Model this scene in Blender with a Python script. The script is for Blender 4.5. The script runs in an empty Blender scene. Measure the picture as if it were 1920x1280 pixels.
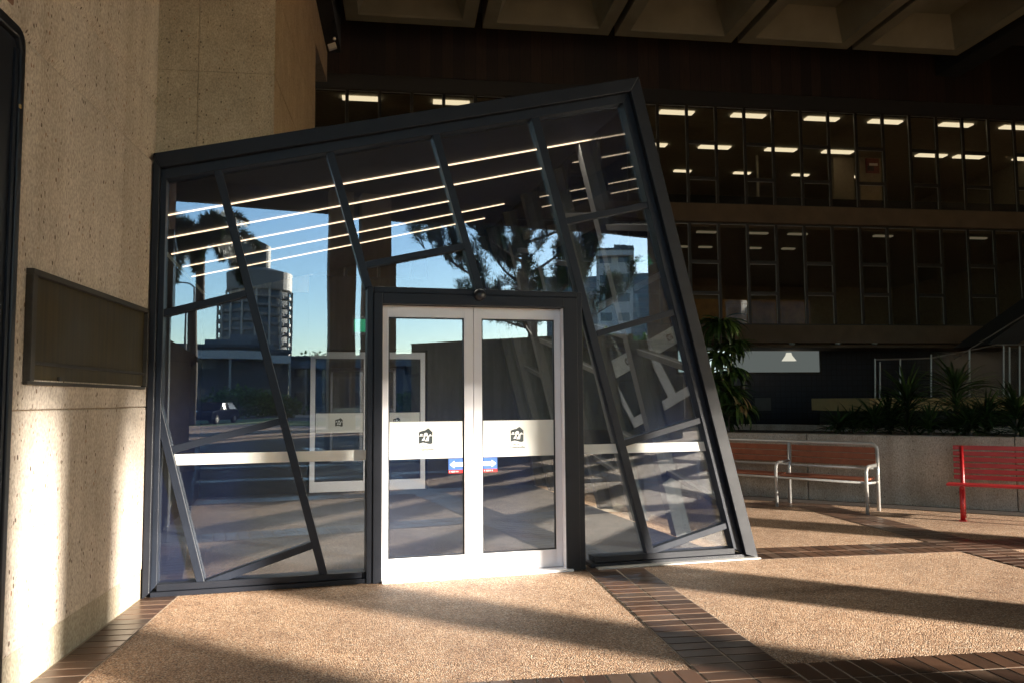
import bpy, bmesh, math, random
from mathutils import Vector as V, Matrix
random.seed(11)
SC = bpy.context.scene
COL = SC.collection
rad = math.radians

# ------------------------------------------------------------------ camera geometry (photo is 1920 x 1280)
FPX, HC, PIT, ROL = 1470.0, 1.6, rad(4.2), .008
Fw = V((0, math.cos(PIT), math.sin(PIT)))
R0 = V((1, 0, 0)); U0 = R0.cross(Fw)
Rt = R0 * math.cos(ROL) - U0 * math.sin(ROL)
Up = R0 * math.sin(ROL) + U0 * math.cos(ROL)
EYE = V((0, 0, HC))
def ray(x, y): return Fw + Rt * ((x - 960) / FPX) - Up * ((y - 640) / FPX)
def gnd(x, y, z=0.0):
    d = ray(x, y); return EYE + d * ((z - HC) / d.z)
def onplane(x, y, P, n):
    d = ray(x, y); return EYE + d * ((P - EYE).dot(n) / d.dot(n))
def dist_pt(x, y, d):
    r = ray(x, y); return EYE + r * (d / math.hypot(r.x, r.y))
def adir(a): return V((math.sin(rad(a)), math.cos(rad(a)), 0))
Z = V((0, 0, 1))
E1, E2 = adir(82), adir(-8)              # building grid
def G(a, b, z=0.0): return E1 * a + E2 * b + Z * z
# glazed entrance: facade origin, along, outward-in
FA = V((-3.0536, 6.6047, 0)); FU = adir(75.09); FN = V((FU.y, -FU.x, 0)); FB = -FN
def FP(s, z, t=0.0): return FA + FU * s + Z * z + FB * t
def fc(x, y, t=0.0):
    P = onplane(x, y, FA + FB * t, FN) - FA; return (P.dot(FU), P.z)
def mirror(P): return P - FN * (2 * (P - FA).dot(FN))
def seen_in_glass(x, y, d): return mirror(dist_pt(x, y, d))

# ------------------------------------------------------------------ materials
MATS = {}
def nmat(name):
    m = bpy.data.materials.new(name); m.use_nodes = True
    nt = m.node_tree; nt.nodes.clear()
    out = nt.nodes.new('ShaderNodeOutputMaterial')
    MATS[name] = m
    return m, nt, out
def N(nt, typ, **kw):
    n = nt.nodes.new(typ)
    for k, v in kw.items():
        if k.startswith('i_'): n.inputs[k[2:].replace('_', ' ')].default_value = v
        else: setattr(n, k, v)
    return n
def L(nt, a, b): nt.links.new(a, b)
def c4(c): return (c[0], c[1], c[2], 1)
def ramp(nt, stops, fac=None, interp='LINEAR'):
    r = N(nt, 'ShaderNodeValToRGB'); cr = r.color_ramp; cr.interpolation = interp
    while len(cr.elements) < len(stops): cr.elements.new(.5)
    for e, (p, c) in zip(cr.elements, stops):
        e.position = p; e.color = c4(c) if len(c) == 3 else c
    if fac is not None: L(nt, fac, r.inputs[0])
    return r
def mixc(nt, fac, a, b, mode='MIX'):
    m = N(nt, 'ShaderNodeMix', data_type='RGBA', blend_type=mode)
    for sock, v in ((m.inputs[0], fac), (m.inputs[6], a), (m.inputs[7], b)):
        if hasattr(v, 'is_output'): L(nt, v, sock)
        elif isinstance(v, (int, float)): sock.default_value = v
        else: sock.default_value = c4(v)
    return m.outputs[2]
def simple(name, col, rough=.5, metal=0.0, var=.12, scale=6.0, bump=0.0, bscale=60.0, spec=.5):
    m, nt, out = nmat(name)
    p = N(nt, 'ShaderNodeBsdfPrincipled')
    tc = N(nt, 'ShaderNodeTexCoord')
    no = N(nt, 'ShaderNodeTexNoise', i_Scale=scale, i_Detail=5.0); L(nt, tc.outputs['Object'], no.inputs['Vector'])
    r = ramp(nt, [(.25, [c * (1 - var) for c in col]), (.75, [min(1, c * (1 + var)) for c in col])], no.outputs['Fac'])
    L(nt, r.outputs[0], p.inputs['Base Color'])
    p.inputs['Roughness'].default_value = rough; p.inputs['Metallic'].default_value = metal
    p.inputs['Specular IOR Level'].default_value = spec
    rr = N(nt, 'ShaderNodeMapRange'); L(nt, no.outputs['Fac'], rr.inputs[0])
    rr.inputs[3].default_value = max(0, rough - .08); rr.inputs[4].default_value = min(1, rough + .1)
    L(nt, rr.outputs[0], p.inputs['Roughness'])
    if bump:
        n2 = N(nt, 'ShaderNodeTexNoise', i_Scale=bscale, i_Detail=6.0); L(nt, tc.outputs['Object'], n2.inputs['Vector'])
        b = N(nt, 'ShaderNodeBump', i_Strength=bump, i_Distance=.01); L(nt, n2.outputs['Fac'], b.inputs['Height'])
        L(nt, b.outputs[0], p.inputs['Normal'])
    L(nt, p.outputs[0], out.inputs[0])
    return m
def emit(name, col, s):
    m, nt, out = nmat(name)
    e = N(nt, 'ShaderNodeEmission', i_Strength=s); e.inputs[0].default_value = c4(col)
    L(nt, e.outputs[0], out.inputs[0]); return m

def concrete(name, base, dark, speck=.5, sc=1.0, streak=.7):
    """exposed-aggregate concrete: mottled body, dark and rusty pits, faint streaks"""
    m, nt, out = nmat(name)
    p = N(nt, 'ShaderNodeBsdfPrincipled', i_Roughness=.85)
    tc = N(nt, 'ShaderNodeTexCoord')
    mp = N(nt, 'ShaderNodeMapping'); L(nt, tc.outputs['Object'], mp.inputs[0])
    mp.inputs['Scale'].default_value = (sc, sc, sc * .62)
    n1 = N(nt, 'ShaderNodeTexNoise', i_Scale=1.6, i_Detail=8.0, i_Roughness=.62); L(nt, tc.outputs['Object'], n1.inputs['Vector'])
    r1 = ramp(nt, [(.3, [c * .84 for c in base]), (.7, [c * 1.12 for c in base])], n1.outputs['Fac'])
    n2 = N(nt, 'ShaderNodeTexNoise', i_Scale=70.0, i_Detail=3.0); L(nt, mp.outputs[0], n2.inputs['Vector'])
    r2 = ramp(nt, [(.35, (.74, .72, .7)), (.65, (1.15, 1.14, 1.12))], n2.outputs['Fac'])
    c = mixc(nt, 1.0, r1.outputs[0], r2.outputs[0], 'MULTIPLY')
    vo = N(nt, 'ShaderNodeTexVoronoi', i_Scale=38.0, i_Randomness=1.0); L(nt, mp.outputs[0], vo.inputs['Vector'])
    sx = N(nt, 'ShaderNodeSeparateColor'); L(nt, vo.outputs['Color'], sx.inputs[0])
    msk = N(nt, 'ShaderNodeMath', operation='LESS_THAN'); L(nt, vo.outputs['Distance'], msk.inputs[0])
    th = N(nt, 'ShaderNodeMapRange'); L(nt, sx.outputs[0], th.inputs[0])
    th.inputs[1].default_value = .62; th.inputs[2].default_value = 1.0; th.inputs[3].default_value = 0.0; th.inputs[4].default_value = .36
    L(nt, th.outputs[0], msk.inputs[1])
    pc = ramp(nt, [(0, dark), (.45, [d * 1.5 for d in dark]), (.6, (.30, .15, .08)), (.85, (.24, .20, .17)), (1, (.45, .40, .33))], sx.outputs[1])
    mf = N(nt, 'ShaderNodeMath', operation='MULTIPLY'); L(nt, msk.outputs[0], mf.inputs[0]); mf.inputs[1].default_value = speck
    c = mixc(nt, mf.outputs[0], c, pc.outputs[0])
    # faint vertical streaks
    mp2 = N(nt, 'ShaderNodeMapping'); L(nt, tc.outputs['Object'], mp2.inputs[0]); mp2.inputs['Scale'].default_value = (3.2, 3.2, .16)
    n3 = N(nt, 'ShaderNodeTexNoise', i_Scale=1.5, i_Detail=4.0); L(nt, mp2.outputs[0], n3.inputs['Vector'])
    r3 = ramp(nt, [(.36, (.72, .68, .62)), (.6, (1, 1, 1))], n3.outputs['Fac'])
    c = mixc(nt, streak, c, r3.outputs[0], 'MULTIPLY')
    L(nt, c, p.inputs['Base Color'])
    hb = N(nt, 'ShaderNodeMath', operation='MULTIPLY_ADD'); L(nt, msk.outputs[0], hb.inputs[0]); hb.inputs[1].default_value = -1.0
    L(nt, n2.outputs['Fac'], hb.inputs[2])
    b = N(nt, 'ShaderNodeBump', i_Strength=.45, i_Distance=.012); L(nt, hb.outputs[0], b.inputs['Height'])
    L(nt, b.outputs[0], p.inputs['Normal'])
    L(nt, p.outputs[0], out.inputs[0]); return m

def aggregate(name):
    m, nt, out = nmat(name)
    p = N(nt, 'ShaderNodeBsdfPrincipled', i_Roughness=.62)
    tc = N(nt, 'ShaderNodeTexCoord')
    vo = N(nt, 'ShaderNodeTexVoronoi', i_Scale=105.0); L(nt, tc.outputs['Object'], vo.inputs['Vector'])
    sx = N(nt, 'ShaderNodeSeparateColor'); L(nt, vo.outputs['Color'], sx.inputs[0])
    r = ramp(nt, [(0, (.20, .12, .08)), (.2, (.42, .27, .175)), (.45, (.58, .37, .24)), (.7, (.66, .455, .30)), (.88, (.74, .57, .43)), (1, (.80, .73, .62))], sx.outputs[0])
    rd = ramp(nt, [(.0, (1.1, 1.1, 1.1)), (.45, (.85, .85, .85)), (.8, (.42, .4, .38))], vo.outputs['Distance'])
    c = mixc(nt, 1.0, r.outputs[0], rd.outputs[0], 'MULTIPLY')
    n = N(nt, 'ShaderNodeTexNoise', i_Scale=.55, i_Detail=7.0, i_Roughness=.6); L(nt, tc.outputs['Object'], n.inputs['Vector'])
    rn = ramp(nt, [(.3, (.78, .74, .72)), (.5, (1, .98, .96)), (.72, (1.16, 1.1, 1.04))], n.outputs['Fac'])
    c = mixc(nt, 1.0, c, rn.outputs[0], 'MULTIPLY')
    n4 = N(nt, 'ShaderNodeTexNoise', i_Scale=4.5, i_Detail=6.0); L(nt, tc.outputs['Object'], n4.inputs['Vector'])
    r4 = ramp(nt, [(.32, (.8, .77, .75)), (.55, (1, 1, 1))], n4.outputs['Fac'])
    c = mixc(nt, .8, c, r4.outputs[0], 'MULTIPLY')
    n5 = N(nt, 'ShaderNodeTexNoise', i_Scale=1.7, i_Detail=9.0, i_Roughness=.7); L(nt, tc.outputs['Object'], n5.inputs['Vector'])
    r5 = ramp(nt, [(.30, (.62, .56, .52)), (.42, (.93, .91, .9)), (.5, (1, 1, 1))], n5.outputs['Fac'])
    c = mixc(nt, .8, c, r5.outputs[0], 'MULTIPLY')
    v6 = N(nt, 'ShaderNodeTexVoronoi', i_Scale=1.3); L(nt, tc.outputs['Object'], v6.inputs['Vector'])
    r6 = ramp(nt, [(.0, (.35, .33, .32)), (.016, (.4, .38, .37)), (.024, (1, 1, 1))], v6.outputs['Distance'])
    c = mixc(nt, .75, c, r6.outputs[0], 'MULTIPLY')
    L(nt, c, p.inputs['Base Color'])
    b = N(nt, 'ShaderNodeBump', i_Strength=.95, i_Distance=.011, invert=True); L(nt, vo.outputs['Distance'], b.inputs['Height'])
    L(nt, b.outputs[0], p.inputs['Normal'])
    L(nt, p.outputs[0], out.inputs[0]); return m

def tiles(name):
    m, nt, out = nmat(name)
    p = N(nt, 'ShaderNodeBsdfPrincipled')
    g = N(nt, 'ShaderNodeNewGeometry')
    tc = N(nt, 'ShaderNodeTexCoord')
    r = ramp(nt, [(0, (.05, .03, .022)), (.35, (.085, .048, .032)), (.7, (.115, .062, .04)), (.9, (.10, .07, .052)), (1, (.15, .088, .06))], g.outputs['Random Per Island'])
    n = N(nt, 'ShaderNodeTexNoise', i_Scale=14.0, i_Detail=6.0); L(nt, tc.outputs['Object'], n.inputs['Vector'])
    rn = ramp(nt, [(.3, (.86, .86, .86)), (.7, (1.12, 1.1, 1.08))], n.outputs['Fac'])
    c = mixc(nt, 1.0, r.outputs[0], rn.outputs[0], 'MULTIPLY')
    L(nt, c, p.inputs['Base Color'])
    rr = N(nt, 'ShaderNodeMapRange'); L(nt, n.outputs['Fac'], rr.inputs[0]); rr.inputs[3].default_value = .24; rr.inputs[4].default_value = .4
    L(nt, rr.outputs[0], p.inputs['Roughness'])
    b = N(nt, 'ShaderNodeBump', i_Strength=.05, i_Distance=.01); L(nt, n.outputs['Fac'], b.inputs['Height']); L(nt, b.outputs[0], p.inputs['Normal'])
    L(nt, p.outputs[0], out.inputs[0]); return m

def glass(name, tint, r0, dust=.0, wob=.0):
    m, nt, out = nmat(name)
    lw = N(nt, 'ShaderNodeLayerWeight', i_Blend=.5)
    pw = N(nt, 'ShaderNodeMath', operation='POWER'); L(nt, lw.outputs['Facing'], pw.inputs[0]); pw.inputs[1].default_value = 4.0
    ma = N(nt, 'ShaderNodeMath', operation='MULTIPLY_ADD'); L(nt, pw.outputs[0], ma.inputs[0]); ma.inputs[1].default_value = 1 - r0; ma.inputs[2].default_value = r0
    tr = N(nt, 'ShaderNodeBsdfTransparent'); tr.inputs[0].default_value = c4(tint)
    gl = N(nt, 'ShaderNodeBsdfGlossy', i_Roughness=0.0); gl.inputs[0].default_value = (.93, .97, 1, 1)
    tc = N(nt, 'ShaderNodeTexCoord')
    if wob:
        no = N(nt, 'ShaderNodeTexNoise', i_Scale=1.1, i_Detail=1.0); L(nt, tc.outputs['Object'], no.inputs['Vector'])
        b = N(nt, 'ShaderNodeBump', i_Strength=wob, i_Distance=.02); L(nt, no.outputs['Fac'], b.inputs['Height'])
        L(nt, b.outputs[0], gl.inputs['Normal'])
    mx = N(nt, 'ShaderNodeMixShader'); L(nt, ma.outputs[0], mx.inputs[0]); L(nt, tr.outputs[0], mx.inputs[1]); L(nt, gl.outputs[0], mx.inputs[2])
    last = mx
    if dust:
        df = N(nt, 'ShaderNodeBsdfDiffuse'); df.inputs[0].default_value = (.11, .22, .85, 1)
        nd = N(nt, 'ShaderNodeTexNoise', i_Scale=2.0, i_Detail=5.0); L(nt, tc.outputs['Object'], nd.inputs['Vector'])
        mr = N(nt, 'ShaderNodeMapRange'); L(nt, nd.outputs['Fac'], mr.inputs[0]); mr.inputs[1].default_value = .25; mr.inputs[2].default_value = .75
        mr.inputs[3].default_value = dust * .4; mr.inputs[4].default_value = dust * 1.5
        m2 = N(nt, 'ShaderNodeMixShader'); L(nt, mr.outputs[0], m2.inputs[0]); L(nt, mx.outputs[0], m2.inputs[1]); L(nt, df.outputs[0], m2.inputs[2])
        last = m2
    L(nt, last.outputs[0], out.inputs[0]); return m

def film(name, col, tr):
    m, nt, out = nmat(name)
    d = N(nt, 'ShaderNodeBsdfDiffuse'); d.inputs[0].default_value = c4(col)
    t = N(nt, 'ShaderNodeBsdfTranslucent'); t.inputs[0].default_value = c4(col)
    x = N(nt, 'ShaderNodeMixShader', i_Fac=tr); L(nt, d.outputs[0], x.inputs[1]); L(nt, t.outputs[0], x.inputs[2])
    g = N(nt, 'ShaderNodeBsdfGlossy', i_Roughness=.02)
    x2 = N(nt, 'ShaderNodeMixShader', i_Fac=.06); L(nt, x.outputs[0], x2.inputs[1]); L(nt, g.outputs[0], x2.inputs[2])
    L(nt, x2.outputs[0], out.inputs[0]); return m

def boards(name, col, width, axis=0):
    m, nt, out = nmat(name)
    p = N(nt, 'ShaderNodeBsdfPrincipled', i_Roughness=.55)
    tc = N(nt, 'ShaderNodeTexCoord')
    mp = N(nt, 'ShaderNodeMapping'); L(nt, tc.outputs['Object'], mp.inputs[0]); mp.inputs['Rotation'].default_value = (0, 0, rad(-8))
    mp.inputs['Rotation'].default_value = (0, 0, rad(-8) * -1)
    sp = N(nt, 'ShaderNodeSeparateXYZ'); L(nt, mp.outputs[0], sp.inputs[0])
    d = N(nt, 'ShaderNodeMath', operation='DIVIDE'); L(nt, sp.outputs[axis], d.inputs[0]); d.inputs[1].default_value = width
    fl = N(nt, 'ShaderNodeMath', operation='FLOOR'); L(nt, d.outputs[0], fl.inputs[0])
    wn = N(nt, 'ShaderNodeTexWhiteNoise', noise_dimensions='1D'); L(nt, fl.outputs[0], wn.inputs['W'])
    fr = N(nt, 'ShaderNodeMath', operation='FRACT'); L(nt, d.outputs[0], fr.inputs[0])
    r = ramp(nt, [(0, [c * .45 for c in col]), (.5, col), (1, [c * 1.7 for c in col])], wn.outputs['Value'])
    gp = ramp(nt, [(0, (.12, .12, .12)), (.05, (1, 1, 1)), (.95, (1, 1, 1)), (1, (.12, .12, .12))], fr.outputs[0])
    mp2 = N(nt, 'ShaderNodeMapping'); L(nt, tc.outputs['Object'], mp2.inputs[0]); mp2.inputs['Scale'].default_value = (9, 9, .6)
    n = N(nt, 'ShaderNodeTexNoise', i_Scale=3.0, i_Detail=6.0); L(nt, mp2.outputs[0], n.inputs['Vector'])
    rn = ramp(nt, [(.3, (.65, .65, .65)), (.7, (1.3, 1.3, 1.3))], n.outputs['Fac'])
    c = mixc(nt, 1.0, mixc(nt, 1.0, r.outputs[0], gp.outputs[0], 'MULTIPLY'), rn.outputs[0], 'MULTIPLY')
    L(nt, c, p.inputs['Base Color'])
    L(nt, p.outputs[0], out.inputs[0]); return m

def leafmat(name, c1, c2, c3):
    m, nt, out = nmat(name)
    g = N(nt, 'ShaderNodeNewGeometry')
    r = ramp(nt, [(0, c1), (.6, c2), (1, c3)], g.outputs['Random Per Island'])
    p = N(nt, 'ShaderNodeBsdfPrincipled', i_Roughness=.45); L(nt, r.outputs[0], p.inputs['Base Color'])
    t = N(nt, 'ShaderNodeBsdfTranslucent'); L(nt, r.outputs[0], t.inputs[0])
    x = N(nt, 'ShaderNodeMixShader', i_Fac=.25); L(nt, p.outputs[0], x.inputs[1]); L(nt, t.outputs[0], x.inputs[2])
    L(nt, x.outputs[0], out.inputs[0]); return m

def gridwall(name, col, line, w, h, lw=.06, rough=.4):
    """wall of small tiles or far windows, drawn by the brick node in the grid's own axes"""
    m, nt, out = nmat(name)
    p = N(nt, 'ShaderNodeBsdfPrincipled', i_Roughness=rough)
    tc = N(nt, 'ShaderNodeTexCoord')
    mp = N(nt, 'ShaderNodeMapping'); L(nt, tc.outputs['Object'], mp.inputs[0]); mp.inputs['Rotation'].default_value = (rad(90), 0, 0)
    b = N(nt, 'ShaderNodeTexBrick', offset=0.0); L(nt, mp.outputs[0], b.inputs['Vector'])
    b.inputs['Color1'].default_value = c4(col); b.inputs['Color2'].default_value = c4([c * 1.25 for c in col]); b.inputs['Mortar'].default_value = c4(line)
    b.inputs['Scale'].default_value = 1.0; b.inputs['Brick Width'].default_value = w; b.inputs['Row Height'].default_value = h; b.inputs['Mortar Size'].default_value = lw * min(w, h)
    L(nt, b.outputs['Color'], p.inputs['Base Color']); L(nt, p.outputs[0], out.inputs[0]); return m

M_wall = concrete('warm aggregate concrete', (.56, .505, .455), (.07, .045, .03), .9, 1.0, .5)
M_pier = concrete('brown aggregate concrete', (.40, .325, .25), (.06, .04, .025), .85, .62, .2)
M_plinth = concrete('plinth render', (.42, .38, .31), (.2, .16, .12), .25)
M_planter = concrete('planter concrete', (.50, .44, .38), (.08, .055, .045), .6, 1.0)
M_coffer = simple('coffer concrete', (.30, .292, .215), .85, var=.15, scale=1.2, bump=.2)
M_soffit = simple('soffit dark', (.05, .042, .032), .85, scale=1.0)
M_spandrel = simple('spandrel concrete', (.13, .085, .052), .8, var=.2, scale=2.0, bump=.25, bscale=30)
M_aggr = aggregate('exposed aggregate paving')
M_tile = tiles('brown paver tiles')
M_grout = simple('tile grout', (.48, .41, .33), .9, scale=20)
M_frame = simple('charcoal powder coat', (.010, .012, .018), .42, var=.15, scale=3, bump=.03, bscale=300, spec=.28)
M_frame2 = simple('slate powder coat', (.012, .016, .026), .40, var=.15, scale=3, spec=.28)
M_white = simple('white aluminium', (.82, .82, .87), .32, var=.04, scale=3)
M_glassF = glass('entrance glass', (.88, .92, .93), .118, .009, .04)
M_glassD = glass('door glass', (.88, .92, .93), .118, .008, .03)
M_glassS = glass('side glass', (.7, .72, .72), .07)
M_glassO = glass('office glass', (.8, .78, .74), .025)
M_film = film('frosted film', (.88, .89, .86), .25)
M_ink = simple('dark green ink', (.018, .028, .03), .5)
M_text = simple('grey green ink', (.035, .045, .045), .5)
M_stkblue = simple('sticker blue', (.06, .15, .46), .35)
M_stkred = simple('sticker red', (.5, .03, .03), .35)
M_stkwhite = simple('sticker white', (.8, .8, .8), .35)
M_strip = emit('warm strip light', (1, .68, .44), .42)
M_office_light = emit('office light', (1, .88, .63), .19)
M_office_dim = emit('office light dim', (.9, .8, .55), .022)
M_dark = simple('dark lining', (.02, .019, .018), .7)
M_side = simple('side post grey', (.045, .045, .045), .5)
M_darkceil = simple('dark ceiling panel', (.03, .032, .036), .6)
M_officein = simple('office ceiling', (.5, .46, .36), .9)
M_officewall = simple('office interior wall', (.34, .29, .21), .9)
M_bronze_frame = simple('bronze anodised', (.03, .026, .022), .4, metal=.3)
M_alu = simple('dull aluminium', (.28, .27, .25), .4, metal=.6)
M_timber = boards('timber boards', (.022, .011, .006), .35)
M_orange = simple('orange veneer', (.5, .26, .07), .5, var=.3, scale=3)
M_blacktile = gridwall('dark blue tiles', (.016, .02, .03), (.008, .009, .012), .2, .2, .06, .3)
M_steel = simple('brushed steel', (.52, .51, .49), .34, metal=.35, var=.08, scale=30)
M_slat = simple('red brown slat', (.27, .078, .036), .45, var=.25, scale=12)
M_red = simple('red enamel', (.48, .018, .02), .35, var=.1, scale=8, bump=.03)
def streaked(name, c1, c2, rough, metal):
    m, nt, out = nmat(name); p = N(nt, 'ShaderNodeBsdfPrincipled', i_Roughness=rough, i_Metallic=metal); p.inputs['Specular IOR Level'].default_value = .25
    tc = N(nt, 'ShaderNodeTexCoord'); mp = N(nt, 'ShaderNodeMapping'); L(nt, tc.outputs['Object'], mp.inputs[0]); mp.inputs['Scale'].default_value = (14, 14, .5)
    n = N(nt, 'ShaderNodeTexNoise', i_Scale=2.0, i_Detail=5.0); L(nt, mp.outputs[0], n.inputs['Vector'])
    n2 = N(nt, 'ShaderNodeTexNoise', i_Scale=3.0, i_Detail=6.0); L(nt, tc.outputs['Object'], n2.inputs['Vector'])
    mi = N(nt, 'ShaderNodeMath', operation='MULTIPLY_ADD'); L(nt, n.outputs['Fac'], mi.inputs[0]); mi.inputs[1].default_value = .6
    m3 = N(nt, 'ShaderNodeMath', operation='MULTIPLY'); L(nt, n2.outputs['Fac'], m3.inputs[0]); m3.inputs[1].default_value = .4; L(nt, m3.outputs[0], mi.inputs[2])
    r = ramp(nt, [(.36, c1), (.52, [(a + b) / 2 for a, b in zip(c1, c2)]), (.66, c2)], mi.outputs[0]); L(nt, r.outputs[0], p.inputs['Base Color'])
    rr = N(nt, 'ShaderNodeMapRange'); L(nt, n2.outputs['Fac'], rr.inputs[0]); rr.inputs[3].default_value = rough - .12; rr.inputs[4].default_value = rough + .12; L(nt, rr.outputs[0], p.inputs['Roughness'])
    L(nt, p.outputs[0], out.inputs[0]); return m
M_plaque = streaked('bronze plaque', (.020, .015, .006), (.048, .034, .010), .5, .0)
M_plqframe = simple('plaque frame', (.03, .027, .022), .6, metal=.0, var=.3, scale=30)
M_bead = simple('plaque bead', (.015, .013, .01), .6)
M_brick = simple('red brown brick', (.20, .11, .075), .8, var=.25, scale=8, bump=.2)
M_blackmetal = simple('black metal', (.012, .014, .02), .35, var=.1)
M_soil = simple('dark soil', (.03, .022, .016), .95, var=.3, scale=12, bump=.5)
M_leaf1 = leafmat('dracaena leaf', (.018, .04, .01), (.04, .085, .018), (.10, .16, .03))
M_leafdry = leafmat('dry leaf', (.30, .18, .07), (.4, .26, .1), (.5, .36, .16))
M_leaf2 = leafmat('strap leaf', (.012, .028, .010), (.03, .06, .018), (.07, .13, .03))
M_palm = leafmat('palm leaf', (.010, .022, .010), (.025, .05, .02), (.06, .09, .04))
M_pine = leafmat('pine needles', (.008, .02, .008), (.018, .042, .016), (.04, .075, .03))
M_bark = simple('bark', (.09, .07, .055), .9, var=.3, scale=10, bump=.5)
M_palmbark = simple('palm trunk', (.10, .08, .065), .9, var=.2, scale=6, bump=.3)
M_ochre = simple('ochre slab', (.42, .30, .13), .7)
M_green = emit('exit green', (.02, .3, .14), .14)
M_asphalt = simple('asphalt', (.06, .06, .06), .9, bump=.4, bscale=200)
M_lawn = simple('lawn', (.07, .13, .025), .95, var=.4, scale=3, bump=.6)
M_far = simple('far grey building', (.14, .15, .16), .7, var=.2, scale=.3)
M_far2 = simple('far pale building', (.42, .42, .40), .7, var=.1, scale=.3)
M_fardark = simple('far dark cladding', (.05, .055, .06), .6, var=.2, scale=.3)
M_farglass = simple('far window glass', (.05, .07, .09), .1, var=.3, scale=.5)
M_towerwall = simple('tower glass wall', (.10, .12, .13), .7, var=.1, scale=.4)
M_ring = simple('tower balcony', (.13, .13, .125), .6, var=.3, scale=.5)
M_crown = simple('tower crown', (.13, .13, .12), .6)
M_rib = simple('tower rib', (.26, .26, .24), .6)
M_towercap = simple('tower dark cap', (.045, .05, .045), .6)
M_floorin = simple('dark mat', (.012, .014, .02), .9, bump=.4, bscale=120)

# ------------------------------------------------------------------ mesh builder
class MB:
    def __init__(s): s.v = []; s.f = []
    def poly(s, pts):
        i = len(s.v); s.v += [tuple(p) for p in pts]; s.f.append(tuple(range(i, i + len(pts)))); return s
    def hexa(s, p):
        """p: 8 points, bottom loop then top loop"""
        i = len(s.v); s.v += [tuple(q) for q in p]
        for f in ((3, 2, 1, 0), (4, 5, 6, 7), (0, 1, 5, 4), (1, 2, 6, 5), (2, 3, 7, 6), (3, 0, 4, 7)): s.f.append(tuple(i + k for k in f))
        return s
    def frame_box(s, o, a, b, c):
        """box from corner o with edge vectors a b c"""
        return s.hexa([o, o + a, o + a + b, o + b, o + c, o + a + c, o + a + b + c, o + b + c])
    def extrude(s, pts, w):
        n = len(pts); i = len(s.v)
        s.v += [tuple(p) for p in pts] + [tuple(V(p) + w) for p in pts]
        s.f.append(tuple(i + n - 1 - k for k in range(n))); s.f.append(tuple(i + n + k for k in range(n)))
        for k in range(n):
            j = (k + 1) % n; s.f.append((i + k, i + j, i + n + j, i + n + k))
        return s
    def tube(s, pts, r, seg=8, cap=True):
        pts = [V(p) for p in pts]; rs = r if isinstance(r, (list, tuple)) else [r] * len(pts)
        i0 = len(s.v); ref = None
        for k, p in enumerate(pts):
            t = (pts[min(k + 1, len(pts) - 1)] - pts[max(k - 1, 0)]).normalized()
            if ref is None: ref = t.orthogonal().normalized()
            ref = (ref - t * ref.dot(t)).normalized(); bi = t.cross(ref)
            for q in range(seg):
                a = 2 * math.pi * q / seg; s.v.append(tuple(p + (ref * math.cos(a) + bi * math.sin(a)) * rs[k]))
        for k in range(len(pts) - 1):
            for q in range(seg):
                a = i0 + k * seg + q; b = i0 + k * seg + (q + 1) % seg
                s.f.append((a, b, b + seg, a + seg))
        if cap:
            s.f.append(tuple(i0 + seg - 1 - q for q in range(seg)))
            e = i0 + (len(pts) - 1) * seg; s.f.append(tuple(e + q for q in range(seg)))
        return s
    def lathe(s, o, prof, seg=24, ax=Z):
        i0 = len(s.v); a1 = ax.orthogonal().normalized(); a2 = ax.cross(a1)
        for r, h in prof:
            for q in range(seg):
                a = 2 * math.pi * q / seg; s.v.append(tuple(o + ax * h + (a1 * math.cos(a) + a2 * math.sin(a)) * r))
        for k in range(len(prof) - 1):
            for q in range(seg):
                a = i0 + k * seg + q; b = i0 + k * seg + (q + 1) % seg; s.f.append((a, b, b + seg, a + seg))
        s.f.append(tuple(i0 + seg - 1 - q for q in range(seg))); e = i0 + (len(prof) - 1) * seg; s.f.append(tuple(e + q for q in range(seg)))
        return s
    def build(s, name, mat, parent=None, bevel=0.0, smooth=False, origin=None):
        me = bpy.data.meshes.new(name)
        o0 = V(origin) if origin is not None else V((0, 0, 0))
        me.from_pydata([tuple(V(v) - o0) for v in s.v], [], s.f); me.materials.append(mat)
        bm = bmesh.new(); bm.from_mesh(me); bmesh.ops.recalc_face_normals(bm, faces=bm.faces)
        bm.to_mesh(me); bm.free(); me.update()
        if smooth:
            for p in me.polygons: p.use_smooth = True
        o = bpy.data.objects.new(name, me); COL.objects.link(o); o.location = o0
        if parent is not None: put(o, parent)
        if bevel:
            b = o.modifiers.new('edge', 'BEVEL'); b.width = bevel; b.segments = 2; b.limit_method = 'ANGLE'; b.angle_limit = rad(40)
        return o
def world_loc(o):
    p = V(o.location)
    while o.parent is not None:
        o = o.parent; p = p + V(o.location)
    return p
def put(o, parent):
    o.parent = parent; o.location = V(o.location) - world_loc(parent)
def tag(o, label=None, cat=None, group=None, kind=None):
    if label: o['label'] = label
    if cat: o['category'] = cat
    if group: o['group'] = group
    if kind: o['kind'] = kind
    return o
def thing(name, loc, label, cat, group=None):
    o = bpy.data.objects.new(name, None); COL.objects.link(o); o.location = loc; o.empty_display_size = .2
    return tag(o, label, cat, group)
def boxg(mb, a0, a1, b0, b1, z0, z1):
    return mb.frame_box(G(a0, b0, z0), E1 * (a1 - a0), E2 * (b1 - b0), Z * (z1 - z0))

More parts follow.
